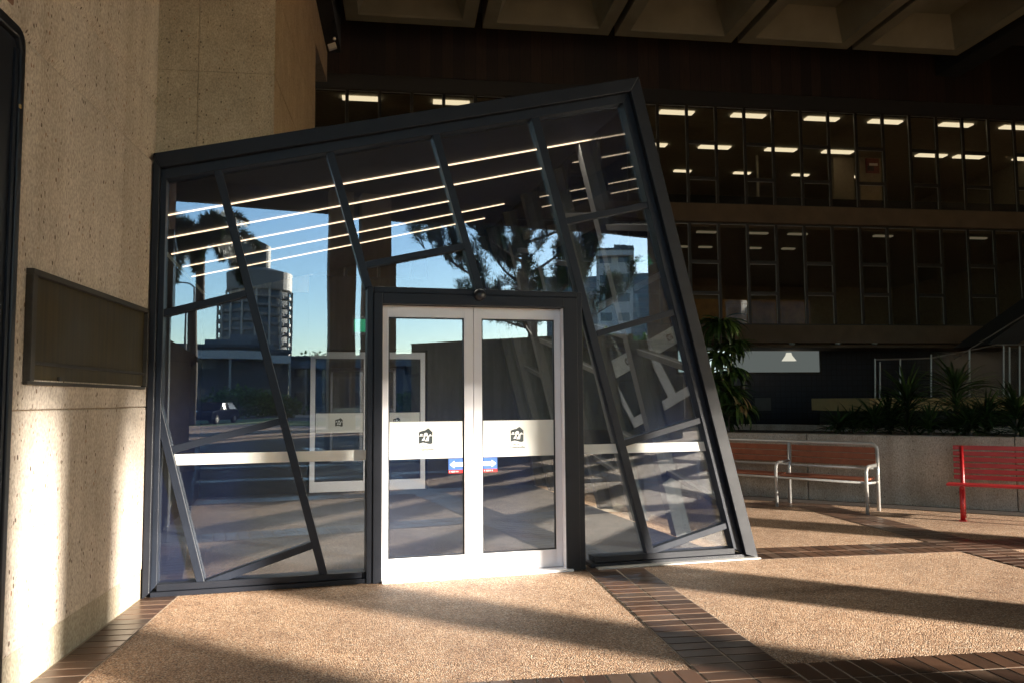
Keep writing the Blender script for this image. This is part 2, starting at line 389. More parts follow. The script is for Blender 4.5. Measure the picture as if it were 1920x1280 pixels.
# ------------------------------------------------------------------ ground, paving
g = MB().poly([V((-700, -700, 0)), V((700, -700, 0)), V((700, 700, 0)), V((-700, 700, 0))])
tag(g.build('ground', M_aggr), kind='structure')
EDGE = -33.6                                       # e2 of the outer roof edge
rd = MB().poly([G(-200, EDGE - 34, .004), G(200, EDGE - 34, .004), G(200, EDGE - 20, .004), G(-200, EDGE - 20, .004)])
tag(rd.build('road', M_asphalt), kind='structure')
lw = MB().poly([G(-200, EDGE - 19, .008), G(200, EDGE - 19, .008), G(200, EDGE - 6, .008), G(-200, EDGE - 6, .008)])
tag(lw.build('lawn', M_lawn), kind='structure')

WALL_E1 = FA.dot(E1) + .003
def on_vestibule(P):
    q = P - FA; s = q.dot(FU); t = q.dot(FB)
    return s > -.6 and t > -.04 and t < 7.5 and s < 5.72
def behind_wall(a, b): return a < -2.1 and b < 7.1
E2STR = [WALL_E1 - .28] + [1.71 + 4.0 * k for k in range(0, 4)]
E1STR = [4.0 + 3.47 * k for k in range(-4, 4)]
W = .56
def tile(mb, c, da, db, ha, hb):
    h = .007; ch = .004
    i = len(mb.v)
    for (k, z) in ((1, .004), (1, h - .002), (1 - ch / hb, h)):
        for sa, sb in ((-1, -1), (1, -1), (1, 1), (-1, 1)):
            ka = 1 - (1 - k) * hb / ha if k < 1 else 1
            p = c + da * (sa * ha * ka) + db * (sb * hb * k); mb.v.append((p.x, p.y, z))
    mb.f.append((i + 8, i + 9, i + 10, i + 11))
    for l in (0, 4):
        for q in range(4):
            j = (q + 1) % 4; mb.f.append((i + l + q, i + l + j, i + l + 4 + j, i + l + 4 + q))
PITCH = .135
for a0 in E2STR:
    mb = MB(); b = -14.0
    while b < 16:
        for c in (0, 1):
            P = G(a0 + W * (.25 + .5 * c), b + PITCH / 2)
            if not on_vestibule(P) and not behind_wall(a0 + W * .5 * c + .02, b):
                tile(mb, P, E1, E2, W * .25 - .0065, PITCH / 2 - .0065)
        b += PITCH
    tag(mb.build('tile_strip', M_tile), kind='structure')
    gr = MB().poly([G(a0, -14, .003), G(a0 + W, -14, .003), G(a0 + W, 16, .003), G(a0, 16, .003)])
    tag(gr.build('grout_strip', M_grout), kind='structure')
for b0 in E1STR:
    mb = MB(); cuts = [-12.0] + [x for s in E2STR for x in (s, s + W)] + [16.0]
    for q in range(0, len(cuts), 2):
        n_ = max(1, round((cuts[q + 1] - cuts[q]) / PITCH)); p_ = (cuts[q + 1] - cuts[q]) / n_
        for k in range(n_):
            a = cuts[q] + k * p_
            for c in (0, 1):
                P = G(a + p_ / 2, b0 + W * (.25 + .5 * c))
                if not on_vestibule(P) and not behind_wall(a, b0):
                    tile(mb, P, E2, E1, W * .25 - .0065, p_ / 2 - .0065)
    tag(mb.build('tile_strip', M_tile), kind='structure')
    cuts = [-12.0] + [x for s in E2STR for x in (s, s + W)] + [16.0]
    gr = MB()
    for q in range(0, len(cuts), 2):
        gr.poly([G(cuts[q], b0, .003), G(cuts[q + 1], b0, .003), G(cuts[q + 1], b0 + W, .003), G(cuts[q], b0 + W, .003)])
    tag(gr.build('grout_strip', M_grout), kind='structure')

# ------------------------------------------------------------------ left concrete wall, plaque, dark frame
WE1 = FA.dot(E1)          # face of the wall in grid coordinates (faces +E1)
WB = FA.dot(E2)
wall = thing('concrete_wall', G(WE1 - .5, 5.0), 'warm beige pitted concrete wall carrying the bronze plaque left of the glass entrance', 'wall')
NE = 3.3
def wpt(x, y):
    P = onplane(x, y, FA, E1); return P.dot(E2), P.z
def wall_block(z0, z1, cb, ct, b0, b1):
    """wall block whose front edges are chamfered at bottom / top"""
    pr = [(WE1 - 1.6, z0), (WE1 - cb * .5, z0), (WE1, z0 + cb), (WE1, z1 - ct), (WE1 - ct * .5, z1), (WE1 - 1.6, z1)]
    return MB().extrude([G(a, b0, z) for a, z in pr], E2 * (b1 - b0))
vj = [NE, wpt(84, 500)[0], wpt(196, 500)[0], WB]
for z0, z1, cb, ct in ((.24, 1.556, .008, .008), (1.564, 3.645, .008, .025), (3.65, 4.16, .06, .03), (4.17, 6.2, .06, .01), (6.21, 8.2, .01, .01), (8.21, 14.0, .01, .001)):
    for b0, b1 in zip(vj[:-1], vj[1:]):
        wall_block(z0, z1, cb, ct, b0 + .0015, b1 - (.0015 if b1 != WB else 0)).build('wall_block', M_wall, wall)
MB().frame_box(G(WE1 - 1.6, NE, 0), E1 * 1.594, E2 * (WB - NE), Z * .238).build('plinth', M_plinth, wall, .006)
MB().frame_box(G(WE1 - 1.6, NE, .2), E1 * 1.57, E2 * (WB - NE - .02), Z * 13.6).build('core', M_pier, wall)

pb0, pb1 = wpt(45, 600)[0], wpt(269, 600)[0]
pz0, pz1 = 1.705, 2.36
plq = thing('plaque', G(WE1, (pb0 + pb1) / 2, pz0), 'framed bronze memorial plaque, streaked dark brown, on the beige concrete wall', 'plaque')
pb1 = min(pb1, WB - .05)
def wbox(mb, b0, b1, z0, z1, p0, p1): return mb.frame_box(G(WE1 + p0, b0, z0), E1 * (p1 - p0), E2 * (b1 - b0), Z * (z1 - z0))
lines = wbox(MB(), pb0 + .03, pb1 - .03, pz0 + .03, pz1 - .03, .001, .012)
fr = MB(); wbox(fr, pb0, pb1, pz1 - .035, pz1, .001, .045); wbox(fr, pb0, pb1, pz0, pz0 + .02, .001, .03)
wbox(fr, pb0, pb0 + .05, pz0 + .02, pz1 - .035, .001, .045); wbox(fr, pb1 - .03, pb1, pz0 + .02, pz1 - .035, .001, .045)
fr.build('frame', M_plqframe, plq, .004)
wbox(MB(), pb0 + .06, pb1 - .04, pz0 + .115, pz0 + .135, .012, .03).build('bead', M_bead, plq, .003)
lines.build('panel', M_plaque, plq)
wbox(MB(), pb0 + .42, pb0 + .455, pz0 + .03, pz0 + .055, .012, .03).build('latch', M_bead, plq, .003)

# dark display frame standing proud at the near end of the wall
nb = wpt(22, 200)[0]
df = thing('display_case', G(WE1, nb - .6, .9), 'black metal framed case with rounded top corner at the left picture edge', 'display case')
o = MB(); pts = []
for k in range(7):
    a = rad(90 * k / 6); pts.append((nb - .09 + .09 * math.sin(a), 3.62 - .09 + .09 * math.cos(a)))
prof = [(2.9, 3.62)] + pts + [(nb, .0), (nb - .055, .0)] + [(b - .055 if i else b, z - .06) for i, (b, z) in list(enumerate(pts))[::-1]] + [(2.9, 3.56)]
prof2 = [(2.9, 3.62)] + pts + [(nb, .0), (nb - .05, .0), (nb - .05, 3.5), (nb - .08, 3.56), (2.9, 3.56)]
o.extrude([G(WE1 + .003, b, z) for b, z in prof2], E1 * .06)
o.build('frame', M_blackmetal, df, .006)
MB().frame_box(G(WE1 + .003, 2.9, .0), E1 * .035, E2 * (nb - .052 - 2.9), Z * 3.55).build('panel', M_blackmetal, df)
MB().frame_box(G(WE1 + .04, nb - .09, .0), E1 * .012, E2 * .03, Z * 3.5).build('inner_bead', M_frame2, df)
wbox(MB(), nb - .06, nb - .045, 3.18, 3.2, .063, .07).build('screw', M_ochre, df)
lint = MB().frame_box(G(WE1 - .4, 2.5, 3.75), E1 * .408, E2 * (nb - .02 - 2.5), Z * 1.2)
tag(lint.build('brick_lintel', M_brick, None, .02), 'reddish brown brick lintel above the black case at the upper left corner', 'lintel')

# ------------------------------------------------------------------ concrete pier behind the entrance
pier = thing('concrete_pier', G(-3.2, 15.2), 'tall brown board-jointed concrete pier rising behind the left of the glass entrance', 'pier')
PF = 14.25 * math.cos(rad(8)) - (-5.2) * math.sin(rad(8)) * -1
PF = V((-5.0, 14.2, 0)).dot(E2)
pa0 = onplane(290, 150, G(0, PF), E2).dot(E1) - .6; pa1 = onplane(515, 150, G(0, PF), E2).dot(E1)
pback = PF + 5.0
zs = [0, 1.54, 3.5, 5.45, onplane(400, 136, G(0, PF), E2).z, 9.4, 11.35, 14.2]
P2 = (onplane(592, 82, G(pa1, 0), E1)); P1 = onplane(568, 0, G(pa1, 0), E1)
for z0, z1 in zip(zs[:-1], zs[1:]):
    for h0, h1 in ((0, .5), (.5, 1)):
        x0 = pa0 + (pa1 - pa0) * h0; x1 = pa0 + (pa1 - pa0) * h1 - (.006 if h0 == 0 else 0)
        mb = MB(); boxg(mb, x0, x1, PF, PF + 2.4, z0 + .012, z1 - .012); mb.build('panel', M_pier, pier, .012)
        if z1 < P2.z:
            mb = MB(); boxg(mb, x0, x1, PF + 2.406, P2.dot(E2), z0 + .006, z1 - .006); mb.build('panel', M_pier, pier, .008)
mb = MB(); boxg(mb, pa0 + .02, pa1 - .02, PF + .02, P2.dot(E2) - .02, 0, zs[4] + 1); mb.build('core', M_pier, pier)
zt = zs[5]
bb = P2.dot(E2); sl = (P1.dot(E2) - bb) / (P1.z - P2.z)
zlo = [z for z in zs if z < P2.z][-1]
prf = [(PF + 2.406, zlo + .006), (bb, zlo + .006), (bb, P2.z), (bb + sl * (14.2 - P2.z), 14.2), (PF + 2.406, 14.2)]
MB().extrude([G(pa0, b, z) for b, z in prf], E1 * (pa1 - pa0)).build('haunch', M_pier, pier, .008)

# ------------------------------------------------------------------ glass entrance (leaning box)
ent = thing('glass_entrance', FP(2.8, 0), 'leaning charcoal framed glass entrance box with slanted mullions and white sliding doors', 'entrance')
TL, TR, BR, BL = (0, 3.70), (4.475, 4.815), (5.663, 0), (0, 0)
DEP = 7.0
def lerp(a, b, k): return (a[0] + (b[0] - a[0]) * k, a[1] + (b[1] - a[1]) * k)
def bar2(mb, p, q, w0, w1, t0, t1, e0=0, e1=0):
    """bar in the facade plane from p to q; w0 below/left, w1 above/right of its line; t depth range"""
    d = V((q[0] - p[0], q[1] - p[1])).normalized(); n = V((-d.y, d.x))
    p = V(p) - d * e0; q = V(q) + d * e1
    c = [p + n * w0, q + n * w0, q + n * w1, p + n * w1]
    return mb.hexa([FP(a.x, a.y, t0) for a in c] + [FP(a.x, a.y, t1) for a in c])
# outer cladding: one mitred ring (left, top, right), proud of the glass
def off(poly, ds):
    """inset each edge i (from poly[i] to poly[i+1]) by ds[i]"""
    n = len(poly); lines = []
    for i in range(n):
        a, b = V(poly[i]), V(poly[(i + 1) % n]); d = (b - a).normalized(); nn = V((-d.y, d.x)); lines.append((a + nn * ds[i], d))
    res = []
    for i in range(n):
        a, d = lines[i - 1]; b, e = lines[i]
        k = ((b.x - a.x) * e.y - (b.y - a.y) * e.x) / (d.x * e.y - d.y * e.x)
        res.append(tuple(a + d * k))
    return res
ring0 = [BL, BR, TR, TL]                       # counter-clockwise seen in (s, z)
ring1 = off(ring0, [.045, .125, .13, .055])
ring2 = off(ring0, [.10, .21, .215, .10])
def ring(mb, A, B, t0, t1):
    n = len(A)
    for i in range(n):
        j = (i + 1) % n
        c = [A[i], A[j], B[j], B[i]]
        mb.hexa([FP(x, y, t0) for x, y in c] + [FP(x, y, t1) for x, y in c])
# skip bottom edge across the door: build ring as four pieces by hand
def ring_sides(mb, A, B, t0, t1, sides):
    for i in sides:
        j = (i + 1) % 4; c = [A[i], A[j], B[j], B[i]]
        mb.hexa([FP(x, y, t0) for x, y in c] + [FP(x, y, t1) for x, y in c])
m = MB(); ring_sides(m, ring0, ring1, -.10, .22, (1, 2, 3)); m.build('outer_frame', M_frame, ent, .006)
m = MB(); ring_sides(m, ring1, ring2, -.04, .08, (1, 2, 3)); m.build('inner_frame', M_frame2, ent, .004)
DS0, DS1, DZ = 1.80, 3.84, 2.62               # door surround outer
for s0, s1 in ((0, DS0), (DS1, BR[0])):
    m = MB()
    e = .0 if s1 == DS0 else .0
    m.frame_box(FP(s0 + .056, .004, -.07), FU * (s1 - s0 - .056 - (.14 if s1 > DS1 else 0)), Z * .04, FB * .2)
    m.frame_box(FP(s0 + .1, .046, -.045), FU * (s1 - s0 - .1 - (.23 if s1 > DS1 else 0)), Z * .055, FB * .16)
    m.build('sill', M_frame, ent, .004)
m = MB(); m.frame_box(FP(DS1 + .1, .005, -.16), FU * (BR[0] - DS1 - .11), Z * .012, FB * .09); m.build('flashing', M_steel, ent, .002)
# mullions & transoms from the facade plane
mull = {'M1': ((295, 760), (380, 1103), .032), 'M2': ((408, 318), (611, 1092), .034), 'M3': ((619, 288), (691, 541), .034), 'M4': ((815, 250), (900, 548), .034), 'M5': ((1001, 218), (1222, 1052), .040)}
trans = [((297, 590), (465, 550)), ((316, 844), (525, 789)), ((382, 1095), (590, 1019)), ((686, 497), (871, 462)), ((1063, 415), (1211, 385)), ((1121, 625), (1266, 585)), ((1170, 830), (1315, 786)), ((1226, 1030), (1371, 980))]
for k, (p, q, w) in mull.items():
    m = MB(); bar2(m, fc(*p), fc(*q), -w, w, -.03, .055, .0, .0); m.build('mullion', M_frame2, ent, .004)
for p, q in trans:
    m = MB(); bar2(m, fc(*p), fc(*q), -.030, .030, -.025, .052, .02, .02); m.build('transom', M_frame2, ent, .004)
# panes
def cut(poly, p, q, keep):
    """clip convex polygon by line p-q, keep=+1 left side"""
    def sd(a): return keep * ((q[0] - p[0]) * (a[1] - p[1]) - (q[1] - p[1]) * (a[0] - p[0]))
    r = []
    for i in range(len(poly)):
        a, b = poly[i], poly[(i + 1) % len(poly)]; sa, sb = sd(a), sd(b)
        if sa >= 0: r.append(a)
        if sa * sb < 0: r.append(lerp(a, b, sa / (sa - sb)))
    return r
full = off(ring0, [.06, .15, .15, .07])
L_ = {k: (fc(*v[0]), fc(*v[1])) for k, v in mull.items()}
T_ = [(fc(*p), fc(*q)) for p, q in trans]
lines_down = lambda k: L_[k]
panes = []
def split(polys, ln):
    r = []
    for p in polys:
        for kp in (1, -1):
            c = cut(p, ln[0], ln[1], kp)
            if len(c) > 2 and abs(sum(c[i][0] * c[(i + 1) % len(c)][1] - c[(i + 1) % len(c)][0] * c[i][1] for i in range(len(c)))) > .02: r.append(c)
    return r
# left of M2 : mullions run top-left to bottom-right, so 'left side' of p->q (downwards) is the right-hand part
aL = cut(full, *L_['M2'], -1)
aL = split(aL and [aL], T_[0]); tmp = []
for p in aL:
    cz = sum(v[1] for v in p) / len(p)
    tmp += split([p], T_[1]) if cz < 2.2 else [p]
aL = []
for p in tmp:
    cz = sum(v[1] for v in p) / len(p)
    if cz < 1.0:
        for q in split([p], L_['M1']):
            aL += split([q], T_[2]) if sum(v[0] for v in q) / len(q) > .4 and max(v[0] for v in q) > .8 else [q]
    else: aL.append(p)
panes += aL
b = cut(full, *L_['M2'], 1); b = cut(b, *L_['M3'], -1); b = cut(b, (DS0 + .02, 0), (DS0 + .02, 5), 1); panes.append(b)
c = cut(full, *L_['M3'], 1); c = cut(c, *L_['M4'], -1); c = cut(c, (0, DZ - .02), (6, DZ - .02), 1); panes += split([c], T_[3])
c = cut(full, *L_['M4'], 1); c = cut(c, *L_['M5'], -1); c = cut(c, (0, DZ - .02), (6, DZ - .02), 1); panes.append(c)
c = cut(full, *L_['M5'], -1); c = cut(c, (DS1 - .02, 0), (DS1 - .02, 5), -1); c = cut(c, (0, DZ - .03), (6, DZ - .03), -1); panes.append(c)
c = [cut(full, *L_['M5'], 1)]
for k in (4, 5, 6, 7):
    new = []
    for p in c:
        lo, hi = min(v[1] for v in p), max(v[1] for v in p); mid = (T_[k][0][1] + T_[k][1][1]) / 2
        new += split([p], T_[k]) if lo < mid < hi else [p]
    c = new
panes += c
for p in panes:
    if len(p) > 2:
        cx_ = sum(v[0] for v in p) / len(p); cy_ = sum(v[1] for v in p) / len(p); ta_, tb_ = random.gauss(0, .0022), random.gauss(0, .0022)
        MB().extrude([FP(x, y, .035 + (x - cx_) * ta_ + (y - cy_) * tb_) for x, y in p], FB * .012).build('pane', M_glassF, ent)
# door surround
m = MB()
w = .055
for s0, s1, z0, z1 in ((DS0, DS0 + w, 0, DZ), (DS1 - w, DS1, 0, DZ), (DS0 + w, DS1 - w, DZ - w, DZ)):
    m.frame_box(FP(s0, z0, -.085), FU * (s1 - s0), Z * (z1 - z0), FB * .24)
for s0, s1, z0, z1 in ((DS0 + w, DS0 + .135, 0, DZ - w), (DS1 - .19, DS1 - w, 0, DZ - w), (DS0 + .135, DS1 - .19, DZ - .155, DZ - w)):
    m.frame_box(FP(s0, z0, -.10), FU * (s1 - s0), Z * (z1 - z0), FB * .26)
m.build('door_surround', M_frame, ent, .006)
D0, D1, DH = DS0 + .137, DS1 - .192, DZ - .157
m = MB(); m.frame_box(FP(D0 - .002, .0, -.13), FU * (D1 - D0 + .06), Z * .02, FB * .3); m.build('threshold', M_white, ent, .004)
# jamb (white reveal on the right)
m = MB(); m.frame_box(FP(D1 + .001, .02, -.075), FU * .012, Z * (DH - .02), FB * .1); m.build('jamb', M_white, ent)

# emblem and lettering for the frosted bands (drawn in door plane: u right, v up, unit = emblem width)
EMB_OUT = [(0, .02), (.12, .05), (.3, .1), (.5, .06), (.7, .0), (.85, -.02), (1, .03), (1, .86), (.92, .92), (.78, 1.06), (.70, 1.12), (.62, 1.09), (.45, .98), (.3, .96), (.1, .9), (0, .84)]
EMB_WHITE = [[(0, .56), (1, .56), (1, .60), (0, .60)], [(.08, .60), (.2, .60), (.3, .68), (.2, .74), (.1, .7)], [(.38, .60), (.62, .60), (.66, .74), (.56, .82), (.44, .80), (.36, .7)],
             [(.74, .60), (.92, .60), (.9, .68), (.8, .7)], [(.2, .25), (.42, .25), (.46, .5), (.40, .55)], [(.44, .2), (.72, .2), (.76, .56), (.66, .58)]]
def emblem(parent, t, s, z, size):
    mb = MB().extrude([FP(s + x * size, z + y * size, t) for x, y in EMB_OUT], FB * .001); e = mb.build('emblem', M_ink, parent)
    mb = MB()
    for k, pl in enumerate(EMB_WHITE): mb.extrude([FP(s + x * size, z + y * size, t - .0015 - k * .0002) for x, y in pl], FB * .0008)
    mb.build('emblem_sails', M_stkwhite, parent)
def lettering(parent, txt, t, s, z, size, mat, name='lettering'):
    cu = bpy.data.curves.new(name, 'FONT'); cu.body = txt; cu.size = size; cu.extrude = .0004; cu.align_x = 'CENTER'
    tmp = bpy.data.objects.new('tmp', cu); COL.objects.link(tmp)
    dg = bpy.context.evaluated_depsgraph_get(); me = bpy.data.meshes.new_from_object(tmp.evaluated_get(dg)); bpy.data.objects.remove(tmp)
    me.materials.clear(); me.materials.append(mat)
    R = Matrix((FU, Z, FN)).transposed().to_4x4(); me.transform(R)
    o = bpy.data.objects.new(name, me); COL.objects.link(o); o.location = FP(s, z, t); put(o, parent); return o

SW = .135
def door_leaf(parent, s0, s1, z0, z1, t, wl, wr, wt, wb, label, band=True, logo_s=None, arrow=None):
    dp = .05
    m = MB()
    m.frame_box(FP(s0, z0, t), FU * wl, Z * (z1 - z0), FB * dp); m.frame_box(FP(s1 - wr, z0, t), FU * wr, Z * (z1 - z0), FB * dp)
    m.frame_box(FP(s0 + wl, z1 - wt, t + .001), FU * (s1 - s0 - wl - wr), Z * wt, FB * (dp - .002)); m.frame_box(FP(s0 + wl, z0, t + .001), FU * (s1 - s0 - wl - wr), Z * wb, FB * (dp - .002))
    d = m.build('sliding_door', M_white, parent, .003); d['label'] = label
    m = MB(); gk = .012
    a, b_, c_, d_ = s0 + wl, s1 - wr, z0 + wb, z1 - wt
    m.frame_box(FP(a, c_, t + .014), FU * gk, Z * (d_ - c_), FB * .02); m.frame_box(FP(b_ - gk, c_, t + .014), FU * gk, Z * (d_ - c_), FB * .02)
    m.frame_box(FP(a + gk, c_, t + .014), FU * (b_ - a - 2 * gk), Z * gk, FB * .02); m.frame_box(FP(a + gk, d_ - gk, t + .014), FU * (b_ - a - 2 * gk), Z * gk, FB * .02)
    m.build('gasket', M_blackmetal, d)
    MB().frame_box(FP(a + gk, c_ + gk, t + .022), FU * (b_ - a - 2 * gk), Z * (d_ - c_ - 2 * gk), FB * .008).build('pane', M_glassD, d)
    if band:
        MB().frame_box(FP(a + gk, 1.065, t + .0185), FU * (b_ - a - 2 * gk), Z * .338, FB * .002).build('frosted_band', M_film, d)
    if logo_s is not None:
        emblem(d, t + .017, logo_s, 1.20, .125)
        lettering(d, 'City of', t + .0165, logo_s + .045, 1.168, .028, M_text)
        lettering(d, 'Townsville', t + .0165, logo_s + .062, 1.138, .036, M_text)
    if arrow:
        a0 = b_ - gk - SW if arrow < 0 else a + gk
        st = MB().frame_box(FP(a0, .955, t + .0175), FU * SW, Z * .105, FB * .002).build('arrow_sticker', M_stkblue, d)
        x = lambda u: a0 + (SW * u if arrow > 0 else SW * (1 - u))
        sh = [(.0, .985), (.6, .985), (.6, .970), (.92, 1.005), (.6, 1.040), (.6, 1.025), (0, 1.025)]
        sh = [FP(x(u), z, t + .0168) for u, z in sh]
        MB().extrude(sh, FB * .0005).build('arrow', M_stkwhite, d)
        MB().frame_box(FP(a0, .925, t + .0175), FU * SW, Z * .0295, FB * .002).build('red_strip', M_stkred, d)
        mk = MB()
        for u in (.06, .2, .26, .32, .38, .5, .62): mk.frame_box(FP(a0 + SW * u, .934, t + .017), FU * .0065, Z * .012, FB * .0004)
        mk.build('strip_marks', M_stkwhite, d)
    return d
mid = fc(887, 800, .05)[0]
lgl = fc(785, 820, .05)[0]; lgr = fc(957, 820, .05)[0]
dl = door_leaf(ent, D0, mid - .003, .022, DH, .02, .062, .085, .105, .16, 'left white sliding door leaf with frosted band and left arrow sticker', True, lgl, -1)
dr_ = door_leaf(ent, mid + .003, D1, .022, DH, .02, .078, .06, .105, .16, 'right white sliding door leaf with frosted band and right arrow sticker', True, lgr, 1)
# narrow bands on the side panes
m = MB(); m.hexa([FP(s, z, t) for t in (.030, .032) for s, z in ((.19, 1.068), (DS0, 1.068), (DS0, 1.160), (.165, 1.160))]); m.build('frosted_band', M_film, ent)
m = MB(); m.hexa([FP(s, z, t) for t in (.030, .032) for s, z in ((DS1, 1.068), (5.19, 1.068), (5.165, 1.160), (DS1, 1.160))]); m.build('frosted_band', M_film, ent)
# motion sensor
sp = FP(*fc(895, 556), -.10)
MB().lathe(sp, [(.058, .0), (.056, .02), (.042, .045), (.018, .058), (.004, .06)], 20, FN).build('motion_sensor', M_blackmetal, ent, 0, True)
# roof, ceiling, walls, floor
KU = (FP(*TR) - FP(*TL)).normalized(); KN = FB.cross(KU); KN = KN if KN.z > 0 else -KN
LS = 4.475 / KU.dot(FU)
def CP(k, d, t): return FP(*TL) + KU * k + KN * d + FB * t      # ceiling frame: along slope, normal offset, depth
m = MB(); m.frame_box(CP(-.45, -.13, .222), KU * (LS + .45), KN * .13, FB * (DEP + .1)); m.build('roof', M_frame, ent)
m = MB(); m.frame_box(CP(-.42, -.19, .23), KU * (LS + .37), KN * .055, FB * (DEP - .1)); m.build('ceiling', M_darkceil, ent)
for k, t in enumerate((1.25, 2.24, 3.15, 4.10, 4.98)):
    e = [4.42, 4.22, 3.15, 4.1, 4.0][k]
    m = MB(); m.frame_box(CP(-.40, -.205, t - .010), KU * (e / KU.dot(FU) + .40), KN * .012, FB * .02); ls_ = m.build('light_strip', M_strip, ent)
    al = bpy.data.lights.new('strip_lamp', 'AREA'); al.shape = 'RECTANGLE'; al.size = e - .2; al.size_y = .014; al.energy = 14; al.color = (1, .84, .68); al.spread = rad(110)
    ao = bpy.data.objects.new('strip_lamp', al); COL.objects.link(ao)
    ao.matrix_world = Matrix((KU, FB, KU.cross(FB))).transposed().to_4x4() if KU.cross(FB).z > 0 else Matrix((KU, -FB, KU.cross(-FB))).transposed().to_4x4()
    ao.location = CP(e / KU.dot(FU) / 2, -.212, t)
    put(ao, ls_)
m = MB(); m.frame_box(FP(-.45, .0, .17), FU * .036, Z * 3.41, FB * (DEP - .1)); m.build('side_wall', M_dark, ent)
m = MB(); m.frame_box(FP(-.41, .0, .1), FU * 5.81, Z * .012, FB * (DEP - .1)); m.build('floor', M_floorin, ent)
# glazed right side with leaning posts
sd = V((TR[0] - BR[0], TR[1] - BR[1])); 
def SP(k, t, o=0.0):
    p = V(BR) + sd * k; return FP(p.x + o, p.y, t)
MB().hexa([SP(.01, .23, -.10), SP(.01, DEP, -.10), SP(.96, DEP, -.10), SP(.96, .23, -.10), SP(.01, .23, -.088), SP(.01, DEP, -.088), SP(.96, DEP, -.088), SP(.96, .23, -.088)]).build('side_pane', M_glassS, ent)
for t in (1.25, 2.45, 3.65, 4.85, 6.05, 6.85):
    m = MB(); m.hexa([SP(.0, t, -.22), SP(.0, t + .14, -.22), SP(.965, t + .14, -.22), SP(.965, t, -.22), SP(.0, t, -.02), SP(.0, t + .14, -.02), SP(.965, t + .14, -.02), SP(.965, t, -.02)])
    m.build('side_mullion', M_side, ent, .004)
for k0 in (.13, .42, .72):
    for q, t in enumerate((.23, 1.345, 2.545, 3.745, 4.945)):
        k1 = k0 + (.05 if q % 2 else -.03)
        m = MB(); m.hexa([SP(k1, t, -.14), SP(k1 + .05, t + 1.1, -.14), SP(k1 + .064, t + 1.1, -.14), SP(k1 + .014, t, -.14), SP(k1, t, -.04), SP(k1 + .05, t + 1.1, -.04), SP(k1 + .064, t + 1.1, -.04), SP(k1 + .014, t, -.04)])
        m.build('side_transom', M_side, ent, .004)
# back wall with inner doors and lobby
IS0, IS1, IH = 1.37, 3.39, 2.46
m = MB()
m.frame_box(FP(-.45, 0, DEP), FU * (IS0 - .04 + .45 - .002), Z * 3.42, FB * .12)
m.frame_box(FP(IS1 + .04, 0, DEP), FU * (5.55 - IS1 - .04), Z * 4.2, FB * .12)
m.frame_box(FP(IS0 - .04, IH + .04, DEP), FU * (IS1 - IS0 + .08), Z * 1.3, FB * .12)
m.build('back_wall', M_dark, ent)
im = (IS0 + IS1) / 2
for s0, s1 in ((IS0, im - .003), (im + .003, IS1)):
    d = door_leaf(ent, s0, s1, .014, IH, DEP + .02, .085, .085, .12, .18, 'inner white sliding door leaf seen through the entrance glass', False)
    MB().frame_box(FP(s0 + .09, 1.04, DEP + .036), FU * (s1 - s0 - .18), Z * .34, FB * .002).build('frosted_band', M_film, d)
    emblem(d, DEP + .033, s0 + (.43 if s0 == IS0 else .43), 1.15, .13)
m = MB(); lo = .96
m.frame_box(FP(lo, 0, DEP + .13), FU * .1, Z * 3.4, FB * 6); m.frame_box(FP(5.3, 0, DEP + .13), FU * .1, Z * 3.4, FB * 6)
m.frame_box(FP(lo + .11, 0, DEP + 6.02), FU * 4.2, Z * 3.4, FB * .1); m.frame_box(FP(lo, 3.41, DEP + .13), FU * 4.44, Z * .1, FB * 6)
m.frame_box(FP(lo + .11, .003, DEP + .13), FU * 4.18, Z * .01, FB * 5.88)
m.build('lobby_lining', M_dark, ent)
ex = thing('exit_sign', FP(2.05, 2.75, 5.9), 'small green exit sign in a black box hanging inside the entrance above the inner door', 'exit sign')
ec = onplane(668, 608, FP(0, 0, 5.9), FN)
es = (ec - FA).dot(FU); ez = ec.z
MB().frame_box(FP(es - .06, ez - .17, 5.91), FU * .34, Z * .30, FB * .06).build('housing', M_blackmetal, ex, .005)
MB().frame_box(FP(es - .035, ez - .125, 5.905), FU * .29, Z * .21, FB * .006).build('face', M_green, ex)
MB().frame_box(FP(es + .09, ez + .13, 5.93), FU * .03, Z * (3.0), FB * .03).build('hanger', M_blackmetal, ex) if False else MB().tube([FP(es + .11, ez + .12, 5.94), FP(es + .11, 3.70 + (es + .11) * .2493 - .2, 5.94)], .012).build('hanger', M_blackmetal, ex)

# ------------------------------------------------------------------ office building
OE = 24.76
off_ = thing('office_building', G(9, OE + 4), 'dark office building with lit rows of bronze framed windows under a deep coffered roof', 'building')
def ob(name, mat, a0, a1, b0, b1, z0, z1, bevel=0.0):
    m = MB(); boxg(m, a0, a1, b0, b1, z0, z1); return m.build(name, mat, off_, bevel)
AW0, AW1 = -6.0, 26.0
ob('spandrel', M_spandrel, AW0, AW1, OE - .12, OE + .3, 7.45, 8.06, .01)
ob('spandrel', M_spandrel, AW0, AW1, OE - .12, OE + .3, 3.40, 4.0, .01)
ob('fascia_boards', M_timber, AW0 - 8, AW1, OE - .05, OE + .25, 11.95, 14.2)
ob('window_head', M_dark, AW0, AW1, OE - .02, OE + .3, 11.48, 11.95)
ob('floor_slab', M_officewall, AW0, AW1, OE + .31, OE + 14, 7.5, 7.95)
ob('office_ceiling', M_officein, AW0, AW1, OE + .31, OE + 14, 11.47, 11.6)
ob('office_ceiling', M_officewall, AW0, AW1, OE + .31, OE + 14, 7.35, 7.46)
ob('floor_slab', M_officewall, AW0, AW1, OE + .31, OE + 14, 3.45, 3.95)
ob('back_wall', M_officewall, AW0, AW1, OE + 13.7, OE + 13.99, 3.96, 11.46)
